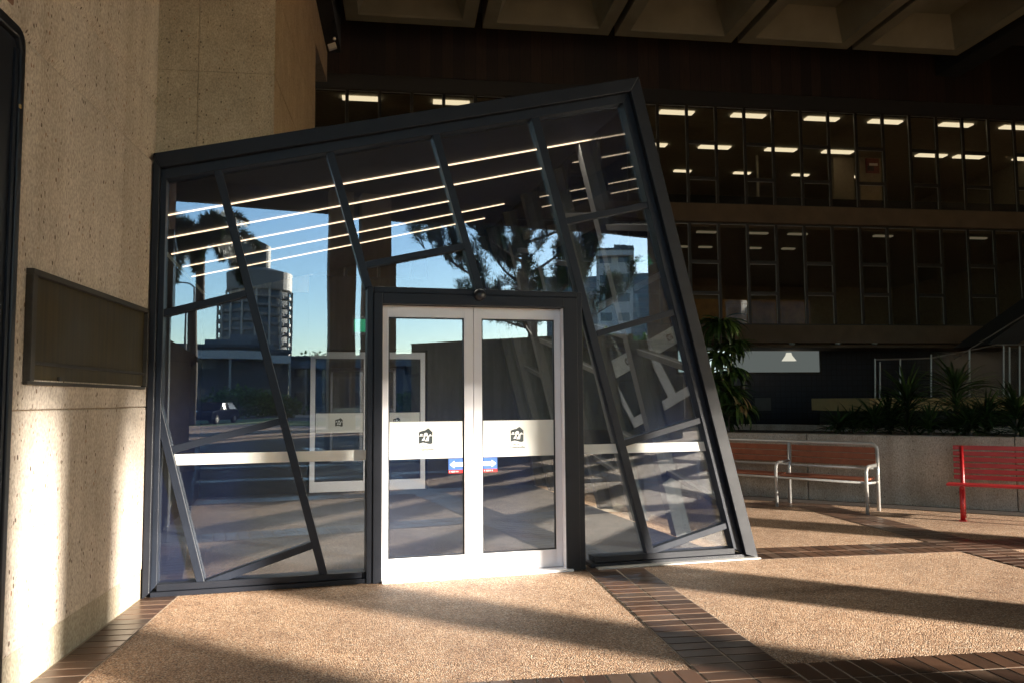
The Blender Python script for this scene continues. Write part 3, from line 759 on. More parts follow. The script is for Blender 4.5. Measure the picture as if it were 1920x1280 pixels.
ob('end_wall', M_officewall, AW0 - .4, AW0, OE - .1, OE + 14, 0, 11.94)
ob('end_wall', M_officewall, AW1, AW1 + .4, OE - .1, OE + 14, 0, 11.94)
ob('ground_wall', M_dark, AW0, AW1, OE + 2.6, OE + 2.9, 0, 3.39)
ob('desk_run', M_dark, AW0 + .1, AW1 - .1, OE + 2.5, OE + 3.2, 7.96, 9.05)
ob('timber_panel', M_orange, 8.2, 14.9, OE + 2.2, OE + 2.35, 3.96, 5.15)
ob('partition', M_officewall, 17.6, 18.5, OE + 4.8, OE + 5.0, 7.96, 11.46)
ob('partition', M_officein, 14.35, 14.42, OE + 5.0, OE + 5.1, 7.96, 11.46)
poster = thing('poster', G(17, OE + 4.7, 9.2), 'small red and dark poster on a lit partition behind the upper office windows', 'poster')
pw = onplane(1636, 312, G(0, OE + 4.75), E2); MB().frame_box(pw - E1 * .3 - Z * .3, E1 * .6, Z * .62, E2 * .02).build('sheet', simple('poster red', (.16, .03, .03), .5), poster)
MB().frame_box(pw - E1 * .24 - Z * .2 - E2 * .004, E1 * .3, Z * .2, E2 * .003).build('picture', M_dark, poster)
MB().frame_box(pw - E1 * .15 + Z * .02 - E2 * .004, E1 * .38, Z * .1, E2 * .003).build('picture', M_stkwhite, poster)
ob('partition', M_officewall, pw.dot(E1) - .55, pw.dot(E1) + .4, OE + 4.78, OE + 4.9, 7.96, 11.46)

BAY = 1.0225
base_e1 = 8.48 * 1.0
K0 = 8.48 - 13 * BAY
for fl, (z0, z1, ta, tb) in enumerate(((8.06, 11.48, 10.05, 8.86 + .0), (4.0, 7.45, 6.05, 5.0))):
    ta = (10.18, 6.12)[fl]; tb = (8.95, 5.07)[fl]
    for k in range(-1, 30):
        a0 = K0 + k * BAY; a1 = a0 + BAY
        m = MB(); fw = .045
        boxg(m, a0 + .002, a0 + fw, OE, OE + .09, z0, z1); boxg(m, a1 - fw, a1 - .002, OE, OE + .09, z0, z1)
        boxg(m, a0 + fw, a1 - fw, OE, OE + .09, z1 - .05, z1); boxg(m, a0 + fw, a1 - fw, OE, OE + .09, z0, z0 + .05)
        sash = (k % 2 == 0)
        if sash:
            for zz in (ta, tb): boxg(m, a0 + fw, a1 - fw, OE, OE + .09, zz - .055, zz + .055)
        w_ = m.build('window', M_bronze_frame, off_)
        m = MB(); boxg(m, a0 + fw, a1 - fw, OE + .05, OE + .056, z0 + .05, z1 - .05); m.build('pane', M_glassO, w_)
        m = MB()   # thin bright glazing beads
        boxg(m, a1 - fw - .016, a1 - fw, OE + .01, OE + .045, z0 + .05, z1 - .05); boxg(m, a0 + fw, a1 - fw - .016, OE + .01, OE + .045, z1 - .068, z1 - .05)
        if sash:
            for zz in (ta, tb): boxg(m, a0 + fw, a1 - fw - .016, OE + .01, OE + .045, zz - .071, zz - .055)
        m.build('glazing_bead', M_alu, w_)
# ground floor: dark tiled wall, lit strip window, service box
m = MB(); boxg(m, 0, 20.5, OE + 2.3, OE + 2.55, 0, 3.3); m.build('tiled_wall', M_blacktile, off_)
def opt(x, y, b): 
    P = onplane(x, y, G(0, b), E2); return P.dot(E1), P.z
(x0, zt_), (x1, zb_) = opt(1270, 657, OE + 2.28), opt(1536, 697, OE + 2.28)
win = MB(); boxg(win, x0 - .06, x1 + .06, OE + 2.2, OE + 2.29, zt_, zt_ + .06); boxg(win, x0 - .06, x1 + .06, OE + 2.2, OE + 2.29, zb_ - .06, zb_); boxg(win, x1, x1 + .06, OE + 2.2, OE + 2.29, zb_, zt_); boxg(win, x0 - .06, x0, OE + 2.2, OE + 2.29, zb_, zt_)
wo = win.build('strip_window', M_bronze_frame, off_)
M_lit = emit('lit strip pane', (.62, .7, .66), .022); M_litb = emit('lit bright pane', (.8, 1, .95), .14)
m = MB(); boxg(m, x0, x1, OE + 2.25, OE + 2.28, zb_, zt_); m.build('pane', M_lit, wo)
xa, xb = opt(1330, 670, OE + 2.25)[0], opt(1372, 670, OE + 2.25)[0]
m = MB(); boxg(m, xa - 1.2, xb, OE + 2.235, OE + 2.249, zb_ + .02, zt_ - .01); m.build('bright_pane', M_litb, wo)
# pendant lamp glow seen through the strip window
lx, lz = opt(1478, 668, OE + 2.2)
MB().lathe(G(lx, OE + 2.16, lz - .16), [(.26, .0), (.22, .06), (.12, .2), (.09, .3)], 20).build('pendant_shade', emit('pendant glow', (1, .97, .8), .09), wo)
sa, sz = opt(1410, 742, OE + 2.28); sb, sz2 = opt(1447, 772, OE + 2.28)
sbx = MB(); boxg(sbx, sa, sb, OE + 2.2, OE + 2.29, sz2, sz); sbo = sbx.build('service_box', M_blackmetal, off_, .01)
m = MB(); boxg(m, sa + .06, sb - .06, OE + 2.19, OE + 2.199, sz2 + .06, sz - .06); m.build('cover', simple('grey cover', (.09, .09, .085), .5), sbo)
ob('lower_soffit', M_spandrel, AW0, AW1, OE + .3, OE + 2.6, 3.28, 3.395)
for px in (1485, 1572, 1640):
    q = gnd(px, 643, 3.28); MB().lathe(V((q.x, q.y, 3.22)), [(.06, 0), (.09, .03), (.09, .058)], 14).build('soffit_downlight', M_alu, off_)
# coffered roof
ROOFZ = 14.25
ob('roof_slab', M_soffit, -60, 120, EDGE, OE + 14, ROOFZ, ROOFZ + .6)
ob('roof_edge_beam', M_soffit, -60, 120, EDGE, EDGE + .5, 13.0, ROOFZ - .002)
for z_, th_ in ((12.80, .10), (12.55, .10), (12.28, .08), (11.98, .07)):  # added slats out of view, soften the upper edge of the sunlight
    ob('added_shade_slat', M_soffit, 35, 72, EDGE + .02, EDGE + .14, z_, z_ + th_)
ob('added_shade_beam', M_soffit, 35, 46.4, EDGE + .15, EDGE + .3, 12.42, 12.998)  # added beam out of view, holds sun off the upper left wall
ob('wing_wall', M_pier, 23.0, 23.5, 8.01, OE - .14, 0, ROOFZ - .003)
CE = 23.3; CS = [(-1.70, 2.19), (2.43, 6.42), (6.62, 10.50), (10.72, 14.50), (14.70, 18.50)]
def coffer(a0, a1, b0, b1):
    m = MB(); rw = .40; z0, z1 = 13.0, ROOFZ - .01; zi = 13.95; gi = .85
    o = [G(a0, b0, z0), G(a1, b0, z0), G(a1, b1, z0), G(a0, b1, z0)]
    i_ = [G(a0 + rw, b0 + rw, z0), G(a1 - rw, b0 + rw, z0), G(a1 - rw, b1 - rw, z0), G(a0 + rw, b1 - rw, z0)]
    i2 = [G(a0 + rw, b0 + rw, z0 + .07), G(a1 - rw, b0 + rw, z0 + .07), G(a1 - rw, b1 - rw, z0 + .07), G(a0 + rw, b1 - rw, z0 + .07)]
    i3 = [G(a0 + gi, b0 + gi, zi), G(a1 - gi, b0 + gi, zi), G(a1 - gi, b1 - gi, zi), G(a0 + gi, b1 - gi, zi)]
    t = [p + Z * (z1 - z0) for p in o]
    for k in range(4):
        j = (k + 1) % 4
        m.poly([o[k], o[j], i_[j], i_[k]]); m.poly([i_[k], i_[j], i2[j], i2[k]]); m.poly([i2[k], i2[j], i3[j], i3[k]]); m.poly([o[k], o[j], t[j], t[k]])
    m.poly(i3); m.poly(t)
    c_ = m.build('coffer', M_coffer, off_)
for a0, a1 in CS:
    coffer(a0, a1, CE - 4.0, CE); coffer(a0, a1, CE - 8.25, CE - 4.25)
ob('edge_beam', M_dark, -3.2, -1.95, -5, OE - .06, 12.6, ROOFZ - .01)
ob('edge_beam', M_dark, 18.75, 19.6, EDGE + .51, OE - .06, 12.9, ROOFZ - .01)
# floodlight on the dark beam
fp = onplane(625, 88, G(0, 22.5), E2)
fl_ = thing('floodlight', fp, 'small white floodlight high up on the dark beam right of the concrete pier', 'floodlight')
MB().frame_box(fp - E1 * .12 - Z * .1, E1 * .22 + Z * .09, E2 * .12, Z * .16 - E1 * .05).build('head', M_white, fl_, .01)
MB().tube([fp + Z * .05 + E2 * .06, fp + Z * .35 + E1 * .06, V((fp.x, fp.y, 12.58))], .02).build('bracket', M_blackmetal, fl_)
MB().lathe(fp + Z * .24 + E1 * .03, [(.0, -.05), (.045, -.03), (.05, 0), (.03, .04), (0, .05)], 12).build('sensor', M_white, fl_)

# office ceiling lights: real panels on the office ceilings
ORD = ['first', 'second', 'third', 'fourth', 'fifth', 'sixth', 'seventh', 'eighth', 'ninth', 'tenth', 'eleventh', 'twelfth', 'thirteenth']
def lights(rowname, floor, z, e2, e1s, ln, dp, mat, roww):
    for k, a in enumerate(e1s):
        m = MB(); boxg(m, a, a + ln, e2, e2 + dp, z - .05, z); 
        o = m.build('ceiling_light', mat)
        tag(o, '%s from left of the ceiling lights in the %s row of the %s office floor' % (ORD[k], roww, floor), 'ceiling light', '%s office ceiling lights, %s row' % (floor, roww))
def rowpos(px_y, z):
    r = []
    for (xa_, xb_, y) in px_y:
        p, q = gnd(xa_, y, z), gnd(xb_, y, z); r.append((p.dot(E1), q.dot(E1), p.dot(E2)))
    return r
zc = 11.46
A_ = [0.05 + 2.66 * k - 4.0 + .0 for k in range(0, 11)]
ra = rowpos([(1235, 1290, 211), (1370, 1432, 217), (1507, 1563, 224), (1625, 1688, 230), (1757, 1812, 236), (1868, 1930, 242)], zc)
lights('a', 'upper', zc, 25.30, [-1.95, 1.0] + [p[0] for p in ra], 1.2, .30, M_office_light, 'front')
rb = rowpos([(1190, 1245, 271), (1313, 1372, 273), (1438, 1500, 278), (1544, 1602, 283), (1722, 1735, 289), (1790, 1845, 293), (1900, 1960, 298)], zc)
lights('b', 'upper', zc, 28.75, [p[0] for p in rb], 1.25, .32, M_office_light, 'second')
rc = rowpos([(1265, 1290, 319), (1380, 1398, 321), (1490, 1505, 325), (1600, 1610, 330), (1906, 1925, 343)], zc)
lights('c', 'upper', zc, 32.1, [p[0] for p in rc], .75, .2, M_office_light, 'rear')
zl = 7.34
rd_ = rowpos([(1310, 1342, 432), (1412, 1437, 432), (1480, 1503, 437), (1640, 1660, 441), (1835, 1872, 440)], zl)
lights('d', 'lower', zl, 25.6, [p[0] for p in rd_], .7, .16, M_office_dim, 'front')
re_ = rowpos([(1268, 1285, 460), (1315, 1340, 460), (1410, 1420, 461), (1475, 1510, 462)], zl)
lights('e', 'lower', zl, 28.2, [p[0] for p in re_], .5, .16, M_office_dim, 'rear')

# ------------------------------------------------------------------ stairs and landing at right
SE = 19.4
st = thing('staircase', G(17, SE, 0), 'raised ochre edged landing with steel railings and stair behind the planter at right', 'staircase')
def spx(x, y, e=0.0): return onplane(x, y, G(0, SE + e), E2)
def s1z(x, y): P = spx(x, y); return P.dot(E1), P.z
a0, z1 = s1z(1630, 746); a1, z0 = s1z(1990, 765)
m = MB(); boxg(m, a0, a1, SE, SE + 3.0, z0 - .03, z1); m.build('landing', M_ochre, st, .01)
m = MB(); boxg(m, a0 + .2, a1, SE + .1, SE + 2.9, 0, z0 - .035); m.build('base', M_dark, st)
for x, yt, yb in ((1641, 672, 746), (1650, 678, 746), (1688, 672, 744), (1746, 664, 744), (1818, 655, 744), (1882, 648, 742), (1893, 650, 742), (1912, 648, 742)):
    p, q = spx(x, yb, .08), spx(x, yt, .08); MB().tube([p, q], .024).build('railing_post', M_alu, st)
MB().tube([spx(1641, 674, .08), spx(1746, 671, .08), spx(1870, 646, .08), spx(1990, 646, .08)], .02).build('handrail', M_alu, st)
MB().tube([spx(1790, 672, .5), spx(1930, 585, .9), spx(1990, 548, 1.0)], .02).build('handrail', M_alu, st)
m = MB(); q = [spx(1850, 646, 1.2), spx(1990, 546, 1.2), spx(1990, 600, 1.2), spx(1905, 646, 1.2)]; m.extrude(q, E2 * 1.4); m.build('stair_flight', M_dark, st)
m = MB(); pz = [spx(1884, 652, .4), spx(1990, 652, .4), spx(1990, 742, .4), spx(1884, 742, .4)]; m.extrude(pz, E2 * .02); m.build('glass_panel', M_glassS, st)

# ------------------------------------------------------------------ planter
PL0, PL1 = gnd(1390, 929), gnd(1920, 960)
PD = (PL1 - PL0).normalized(); PN = V((-PD.y, PD.x, 0)); PN = PN if PN.y > 0 else -PN
PH = .5 * (onplane(1500, 814, PL0, PN).z + onplane(1880, 817, PL0, PN).z)
pl = thing('planter', PL0, 'long pitted concrete planter wall behind the two benches', 'planter')
pA = PL0 - PD * 1.7; LEN = 11.0
for k in range(4):
    m = MB(); m.frame_box(pA + PD * (LEN / 4 * k + .004), PD * (LEN / 4 - .008), PN * .22, Z * PH); m.build('front_wall', M_planter, pl, .012)
m = MB(); m.frame_box(pA + PN * 4.2, PD * LEN, PN * .2, Z * PH); m.build('rear_wall', M_planter, pl)
m = MB(); m.frame_box(pA + PN * .221, PD * .2, PN * 3.978, Z * PH); m.frame_box(pA + PN * .221 + PD * (LEN - .2), PD * .2, PN * 3.978, Z * PH); m.build('end_wall', M_planter, pl)
m = MB(); m.frame_box(pA + PN * .222 + PD * .201, PD * (LEN - .402), PN * 3.975, Z * (PH - .12)); m.build('soil', M_soil, pl)
m = MB(); m.poly([pA - PN * .45 + Z * .0085, pA - PN * .45 + PD * LEN + Z * .0085, pA + PD * LEN + Z * .0085, pA + Z * .0085])  # darker paving along the planter foot
tag(m.build('dark_strip', simple('dark paving', (.055, .042, .034), .7, var=.3, scale=4, bump=.4, bscale=80)), kind='structure')

def blade(mb, base, d, up, ln, wd, droop, seg=6, fold=.25):
    d = d.normalized(); side = d.cross(Z); side = side.normalized() if side.length > 1e-4 else V((1, 0, 0))
    i0 = len(mb.v); p = V(base); ang = up
    for k in range(seg + 1):
        f = k / seg
        w = wd * (math.sin(math.pi * min(1, .12 + f * .88)) ** .7) * (1 if f < 1 else .02) + .001
        nrm = V((0, 0, 1))
        mb.v += [tuple(p - side * w * .5 + nrm * w * fold), tuple(p), tuple(p + side * w * .5 + nrm * w * fold)]
        ang -= droop / seg
        p = p + (d * math.cos(ang) + Z * math.sin(ang)) * (ln / seg)
    for k in range(seg):
        a = i0 + k * 3; mb.f.append((a, a + 1, a + 4, a + 3)); mb.f.append((a + 1, a + 2, a + 5, a + 4))
def rosette(mb, c, n, ln, wd, up=(.2, 1.3), droop=(.8, 1.8)):
    for k in range(n):
        a = k * 2.39996 + random.uniform(-.3, .3)
        u = random.uniform(*up)
        blade(mb, c + Z * random.uniform(-.05, .05), V((math.cos(a), math.sin(a), 0)), u, ln * random.uniform(.75, 1.15), wd * random.uniform(.8, 1.15), random.uniform(*droop), 6)
# tall corn-plant (dracaena)
dc = onplane(1358, 800, PL0 + PN * .75, PN)
dr = thing('corn_plant', V((dc.x, dc.y, PH - .12)), 'tall corn plant with drooping glossy leaves, some dry, beside the slanted right frame', 'plant')
lv, dry, stm = MB(), MB(), MB()
for (px, py, nn, ln) in ((1350, 612, 69, .50), (1372, 650, 51, .42), (1346, 668, 54, .42), (1372, 700, 45, .42), (1362, 742, 60, .46), (1335, 720, 39, .42), (1385, 770, 39, .40), (1352, 790, 45, .4)):
    c = onplane(px, py, PL0 + PN * (.75 + random.uniform(-.15, .25)), PN)
    stm.tube([V((dc.x + random.uniform(-.1, .1), dc.y + random.uniform(-.1, .1), PH - .14)), (V((dc.x, dc.y, PH)) + c) * .5 + V((random.uniform(-.05, .05), 0, .1)), c], .018, 6)
    rosette(lv, c, int(nn * 1.3), ln * 1.12, .066, (.1, 1.2), (1.2, 2.3))
for k in range(13):
    c = onplane(random.uniform(1372, 1405), random.uniform(740, 765), PL0 + PN * .55, PN)
    blade(dry, c, V((random.uniform(-.3, 1), random.uniform(-1, .2), 0)), -.7, random.uniform(.22, .34), .04, .7)
stm.build('stem', M_bark, dr); lv.build('foliage', M_leaf1, dr); dry.build('dry_leaves', M_leafdry, dr)
# strap-leaf plants
sp_ = [(1700, 752, .62, 1.2, 44, 'tallest spiky strap leaf plant left of centre in the planter'), (1792, 735, .70, 1.4, 50, 'largest spiky strap leaf plant in front of the railing posts'), (1640, 792, .5, .9, 34, 'low spiky strap leaf plant under the left end of the ochre landing'),
       (1850, 782, .55, 1.0, 36, 'spiky strap leaf plant above the red bench backrest'), (1572, 806, .42, .8, 26, 'small arching strap leaf plant nearest the brown bench'), (1668, 785, .55, 1.6, 40, 'spiky strap leaf plant half hidden behind the tallest one'), (1820, 800, .5, .8, 36, 'low strap leaf plant directly behind the red bench end'), (1905, 775, .6, 1.1, 40, 'spiky strap leaf plant at the right picture edge'),
       (1745, 800, .42, .7, 30, 'low leafy plant between two taller spiky plants'), (1600, 800, .4, 1.0, 24, 'sparse fern like plant just right of the small arching plant')]
for px, py, ln, dd, nn, lab in sp_:
    c = onplane(px, py, PL0 + PN * dd, PN)
    t = thing('strap_plant', V((c.x, c.y, PH - .12)), lab, 'plant', 'strap leaf plants in the planter')
    mb = MB(); rosette(mb, V((c.x, c.y, max(c.z, PH))), int(nn * 1.5), ln, .034, (.3, 1.45), (.3, 1.1)); rosette(mb, V((c.x, c.y, PH + .05)), nn, ln, .034, (.1, 1.1), (.4, 1.2)); rosette(mb, V((c.x, c.y, (PH + max(c.z, PH)) / 2 + .08)), nn, ln * .9, .034, (.1, 1.2), (.4, 1.2)); mb.build('foliage', M_leaf2, t)
    MB().tube([V((c.x, c.y, PH - .14)), V((c.x, c.y, max(c.z, PH) + .02))], .025, 6).build('stem', M_bark, t)

# ------------------------------------------------------------------ benches
def arc(c, r, u, w, a0, a1, n=6): return [c + u * (r * math.cos(rad(a0 + (a1 - a0) * k / n))) + w * (r * math.sin(rad(a0 + (a1 - a0) * k / n))) for k in range(n + 1)]
BF = gnd(1627, 964); BM = gnd(1460, 949)
BD = (BF - BM); BL_ = 1.28; BD.normalize(); BN = V((-BD.y, BD.x, 0)); BN = BN if BN.y > 0 else -BN
bench = thing('steel_bench', BM, 'steel tube bench with red brown timber slats against the planter wall', 'bench')
def bp(a, n, z): return BF - BD * a + BN * n + Z * z
r = .024; D = .46
for a in (0, BL_, 2 * BL_):
    pth = [bp(a, 0, .0), bp(a, 0, .52)] + arc(bp(a, .1, .54), .1, -BN, Z, 0, 90)[1:] + [bp(a, D - .02, .64)]
    MB().tube(pth, r, 10).build('arm_and_front_leg', M_steel, bench, 0, True)
    top = .93 if a == BL_ else .86
    MB().tube([bp(a, D, 0), bp(a, D + .01, .5), bp(a, D + .03, top)], r, 10).build('rear_leg', M_steel, bench, 0, True)
    MB().tube([bp(a, .0, .42), bp(a, D, .40)], .018, 8).build('seat_bearer', M_steel, bench, 0, True)
tr_ = [bp(0, D + .03, .82)] + arc(bp(.09, D + .03, .84), .09, BD, Z, 0, 90) + arc(bp(2 * BL_ - .09, D + .03, .84), .09, BD, Z, 90, 180) + [bp(2 * BL_, D + .03, .82)]
MB().tube(tr_, r, 10).build('top_rail', M_steel, bench, 0, True)
MB().tube([bp(.02, D + .015, .585), bp(2 * BL_ - .02, D + .015, .585)], .018, 8).build('lower_back_rail', M_steel, bench, 0, True)
MB().tube([bp(.0, .02, .425), bp(2 * BL_, .02, .425)], .018, 8).build('front_rail', M_steel, bench, 0, True)
for bay in (0, 1):
    for z in (.62, .71, .80):
        m = MB(); m.frame_box(bp(bay * BL_ + .035, D + .03, z), BD * -(BL_ - .07), BN * .025, Z * .082); m.build('back_slat', M_slat, bench, .006)
    for k in range(4):
        m = MB(); m.frame_box(bp(bay * BL_ + .035, .04 + k * .103, .44), BD * -(BL_ - .07), BN * .09, Z * .028); m.build('seat_slat', M_slat, bench, .006)
# red bench
RF = gnd(1806, 976)
rb_ = thing('red_bench', RF, 'bright red slatted bench at the right edge in front of the planter', 'bench')
def rp(a, n, z): return RF + PD * a + PN * n + Z * z
RLEN = 1.9
for a in (0, RLEN - .34):
    MB().tube([rp(a, 0, 0), rp(a, .0, .43)], .028, 10).build('leg', M_red, rb_, 0, True)
    MB().tube([rp(a, .34, 0), rp(a, .36, .45), rp(a + .0, .44, .93)], .026, 10).build('rear_upright', M_red, rb_, 0, True)
    MB().tube([rp(a, -.05, .425), rp(a, .38, .405)], .022, 8).build('seat_bearer', M_red, rb_, 0, True)
    MB().frame_box(rp(a - .04, -.06, .001), PD * .08, PN * .12, Z * .012).build('foot_plate', M_red, rb_)
for k in range(5):
    MB().frame_box(rp(-.17, -.06 + k * .088, .445 - k * .004), PD * RLEN, PN * .07, Z * .028).build('seat_slat', M_red, rb_, .006)
for k in range(6):
    z = .50 + k * .077; n = .355 + (z - .45) * .17
    MB().frame_box(rp(-.10, n, z), PD * (RLEN - .14), PN * .022, Z * .055).build('back_slat', M_red, rb_, .006)

# ------------------------------------------------------------------ columns whose shadows cross the plaza (stand to the right, towards the sun)
SUN_AZ, SUN_EL = 121.5, 10.2
SD = adir(SUN_AZ); SQ = V((-SD.y, SD.x, 0))
M_col = concrete('column concrete', (.33, .28, .22), (.08, .06, .04), .4)
def column(P, wa, wb, zt, lab, grp, ax=None):
    ax = ax or E1; ay = V((-ax.y, ax.x, 0))
    t = thing('concrete_column', V((P.x, P.y, 0)), lab, 'column', grp)
    MB().frame_box(V((P.x, P.y, .0)) - ax * wa / 2 - ay * wb / 2, ax * wa, ay * wb, Z * zt).build('shaft', M_col, t, .03)
    MB().frame_box(V((P.x, P.y, .0)) - ax * (wa / 2 + .015) - ay * (wb / 2 + .015), ax * (wa + .03), ay * (wb + .03), Z * .12).build('base', M_plinth, t, .01)
for q0, q1, dist, lab in ((-15, -2.5, 24, 'wider'), (-2.0, .75, 21, 'narrower')):  # walls added out of view to shade the paving behind the camera
    P = SQ * ((q0 + q1) / 2) + SD * dist; hh_ = dist * .184 + .15
    t = thing('added_shade_wall', V((P.x, P.y, 0)), '%s of two low concrete walls added out of frame on the sunny right to shade the paving' % lab, 'wall', 'added shading walls on the sunny side')
    MB().frame_box(P - SQ * (q1 - q0) / 2 - SD * .1, SQ * (q1 - q0), SD * .2, Z * hh_).build('slab', M_col, t, .02)
    MB().frame_box(P - SQ * ((q1 - q0) / 2 + .03) - SD * .14 + Z * (hh_ + .001), SQ * (q1 - q0 + .06), SD * .28, Z * .06).build('coping', M_plinth, t, .01)
for q0, q1, dist, lab in ((1.5, 2.34, 26, 'outermost'), (2.70, 3.54, 24, 'nearest'), (4.63, 5.33, 20, 'second'), (6.47, 7.32, 13, 'third'), (9.98, 10.72, 14.5, 'farthest')):
    P = SQ * ((q0 + q1) / 2) + SD * dist
    column(P, q1 - q0, .5, ROOFZ - .02, '%s of the square concrete roof columns out of frame on the sunny right' % lab, 'roof columns on the sunny side', SQ)

# ------------------------------------------------------------------ what the glass reflects: roof-edge columns, street, trees, tower
def edge_col(x0, x1):
    xm = (x0 + x1) / 2; r_ = ray(xm, 600); 
    lo, hi = 20., 80.
    for _ in range(40):
        d = (lo + hi) / 2
        if mirror(dist_pt(xm, 600, d)).dot(E2) > EDGE + 1.0: lo = d
        else: hi = d
    return mirror(dist_pt(xm, 600, d)), d * (x1 - x0) / FPX
P, w_ = edge_col(620, 668); column(P, w_, 1.0, ROOFZ - .02, 'left one of the paired dark roof edge columns reflected left of the doors', 'paired roof edge columns')
P, w_ = edge_col(684, 740); column(P, w_, 1.0, ROOFZ - .02, 'right one of the paired dark roof edge columns reflected left of the doors', 'paired roof edge columns')

def palm(px, ytop, d, lab):
    B = seen_in_glass(px, 700, d); B.z = 0
    zc_ = dist_pt(px, ytop, d).z
    t = thing('palm_tree', B, lab, 'palm tree')
    MB().tube([B, B + Z * zc_ * .3 + V((.1, 0, 0)), B + Z * zc_ * .7, B + Z * (zc_ - .4)], [.38, .30, .29, .26], 12).build('trunk', M_palmbark, t, 0, True)
    MB().tube([B + Z * (zc_ - .5), B + Z * (zc_ + .5)], [.24, .1], 10).build('crown_shaft', M_palm, t, 0, True)
    fr = MB()
    for k in range(15):
        a = k * 2.39996 + .5; u = 1.35 - 1.15 * (k / 14) + random.uniform(-.1, .1)
        d_ = V((math.cos(a), math.sin(a), 0)); p = B + Z * (zc_ + .2); ang = u; ln = random.uniform(4.2, 5.2); sg = 14; pts = []
        bend = random.uniform(1.9, 2.6)
        for q in range(sg + 1):
            pts.append(V(p)); ang -= bend / sg; p = p + (d_ * math.cos(ang) + Z * math.sin(ang)) * (ln / sg)
        fr.tube(pts, [.04] * sg + [.008], 4)
        for q in range(2, sg):
            tg = (pts[q + 1] - pts[q]).normalized(); o1 = tg.orthogonal().normalized(); o2 = tg.cross(o1)
            for r_ in range(70):
                c = pts[q].lerp(pts[q + 1], random.random()); al = random.uniform(0, 6.283)
                L0 = (.78 * math.sin(math.pi * min(.97, .2 + q / sg * .75)) + .12) * random.uniform(.75, 1.15)
                dd = ((o1 * math.cos(al) + o2 * math.sin(al)) + tg * random.uniform(.3, .9)).normalized() * L0
                wv = dd.cross(tg).normalized() * .032
                fr.poly([c, c + dd * .5 + wv, c + dd - Z * .06, c + dd * .5 - wv])
    fr.build('fronds', M_palm, t)
palm(364, 452, 55, 'feathery royal palm reflected in the left panes of the entrance')

def pine(px, d):
    B = seen_in_glass(px, 700, d); B.z = 0
    t = thing('hoop_pine', B, 'dark open branching pine with tufted foliage reflected above the sliding doors', 'pine tree')
    H_ = 19.0
    MB().tube([B, B + Z * 4, B + Z * 9, B + Z * 14, B + Z * H_], [.44, .40, .33, .22, .05], 10).build('trunk', M_bark, t, 0, True)
    br, nd = MB(), MB()
    def tuft(c, dirn, n, ln):
        for _ in range(n):
            a = V((random.gauss(0, 1), random.gauss(0, 1), random.gauss(0, 1))).normalized()
            dd = (dirn * .8 + a).normalized() * ln * random.uniform(.5, 1.15); w = dd.orthogonal().normalized() * .024
            st_ = c + a * .06
            nd.poly([st_, st_ + dd * .55 + w, st_ + dd, st_ + dd * .55 - w])
    def limb(p, d_, ang, ln, r0, bend, lev):
        pts = []; sg = 9; side = d_.cross(Z)
        for q in range(sg + 1):
            pts.append(V(p)); ang += bend / sg * random.uniform(.3, 1.7); d_ = (d_ + side * random.uniform(-.13, .13)).normalized()
            p = p + (d_ * math.cos(ang) + Z * math.sin(ang)) * (ln / sg)
        br.tube(pts, [r0 * (1 - .85 * q / sg) for q in range(sg + 1)], 5, False)
        for q in range(3 if lev == 0 else 2, sg + 1):
            tg = (pts[q] - pts[q - 1]).normalized()
            if lev < 2:
                for _ in range(2 if lev == 0 else 1):
                    if random.random() < .78:
                        s_ = random.choice((-1, 1)); dv = (V((tg.x, tg.y, 0)).normalized() * .6 + side * s_ * random.uniform(.5, 1.1)).normalized()
                        limb(pts[q], dv, math.asin(max(-1, min(1, tg.z))) + random.uniform(-.2, .5), ln * random.uniform(.22, .42), r0 * .4, random.uniform(.2, .9), lev + 1)
            if lev > 0 and q > 2:
                tuft(pts[q], tg, 6, .46)
                if random.random() < .75: [tuft(pts[q] + side * random.uniform(-.5, .5) + Z * random.uniform(-.2, .35), tg, 5, .44) for _ in range(2)]
    for k in range(12):
        z = 5.2 + k * .72 + random.uniform(-.25, .25); a = k * 2.39996 + random.uniform(-.4, .4)
        limb(B + Z * z, V((math.cos(a), math.sin(a), 0)), random.uniform(.05, .45), (8.8 - .2 * (z - 5)) * random.uniform(.8, 1.1), .13, random.uniform(.1, .7), 0)
    br.build('branches', M_bark, t); nd.build('needles', M_pine, t)
pine(1000, 58)

# cylindrical tower
TD = 300.0
TB = seen_in_glass(482, 700, TD); TB.z = 0
def thz(y): return dist_pt(482, y, TD).z
tw = thing('round_tower', TB, 'round balconied tower with a slanted dark drum on top, reflected in the left panes', 'tower')
rad_ = TD * 62 / FPX
MB().lathe(TB, [(rad_ * .93, 0), (rad_ * .93, thz(540))], 40).build('shaft', M_towerwall, tw, 0, True)
MB().lathe(TB, [(rad_ * .985, thz(545)), (rad_ * 1.0, thz(545) + .3), (rad_ * 1.0, thz(512)), (rad_ * .7, thz(506)), (rad_ * .5, thz(502))], 40).build('crown', M_crown, tw)
zb0 = 6.0; nfl = 11; zt0 = thz(560)
for k in range(nfl):
    z = zb0 + (zt0 - zb0) * k / (nfl - 1)
    MB().lathe(TB + Z * z, [(rad_ * .94, -.15), (rad_ * 1.0, -.15), (rad_ * 1.0, .9), (rad_ * .985, .9), (rad_ * .985, .1), (rad_ * .94, .1)], 40).build('balcony_ring', M_ring, tw)
for k in range(18):
    a = 2 * math.pi * k / 18; p = TB + V((math.cos(a), math.sin(a), 0)) * rad_ * 1.012
    MB().tube([p, p + Z * thz(545)], .4, 6).build('rib', M_rib, tw)
cr_ = TD * 27 / FPX; dd = MB(); sg = 32; i0 = 0
c0 = mirror(dist_pt(483, 480, TD)); c0.z = 0
sl_dir = (seen_in_glass(500, 700, TD) - seen_in_glass(460, 700, TD)); sl_dir.z = 0; sl_dir.normalize()
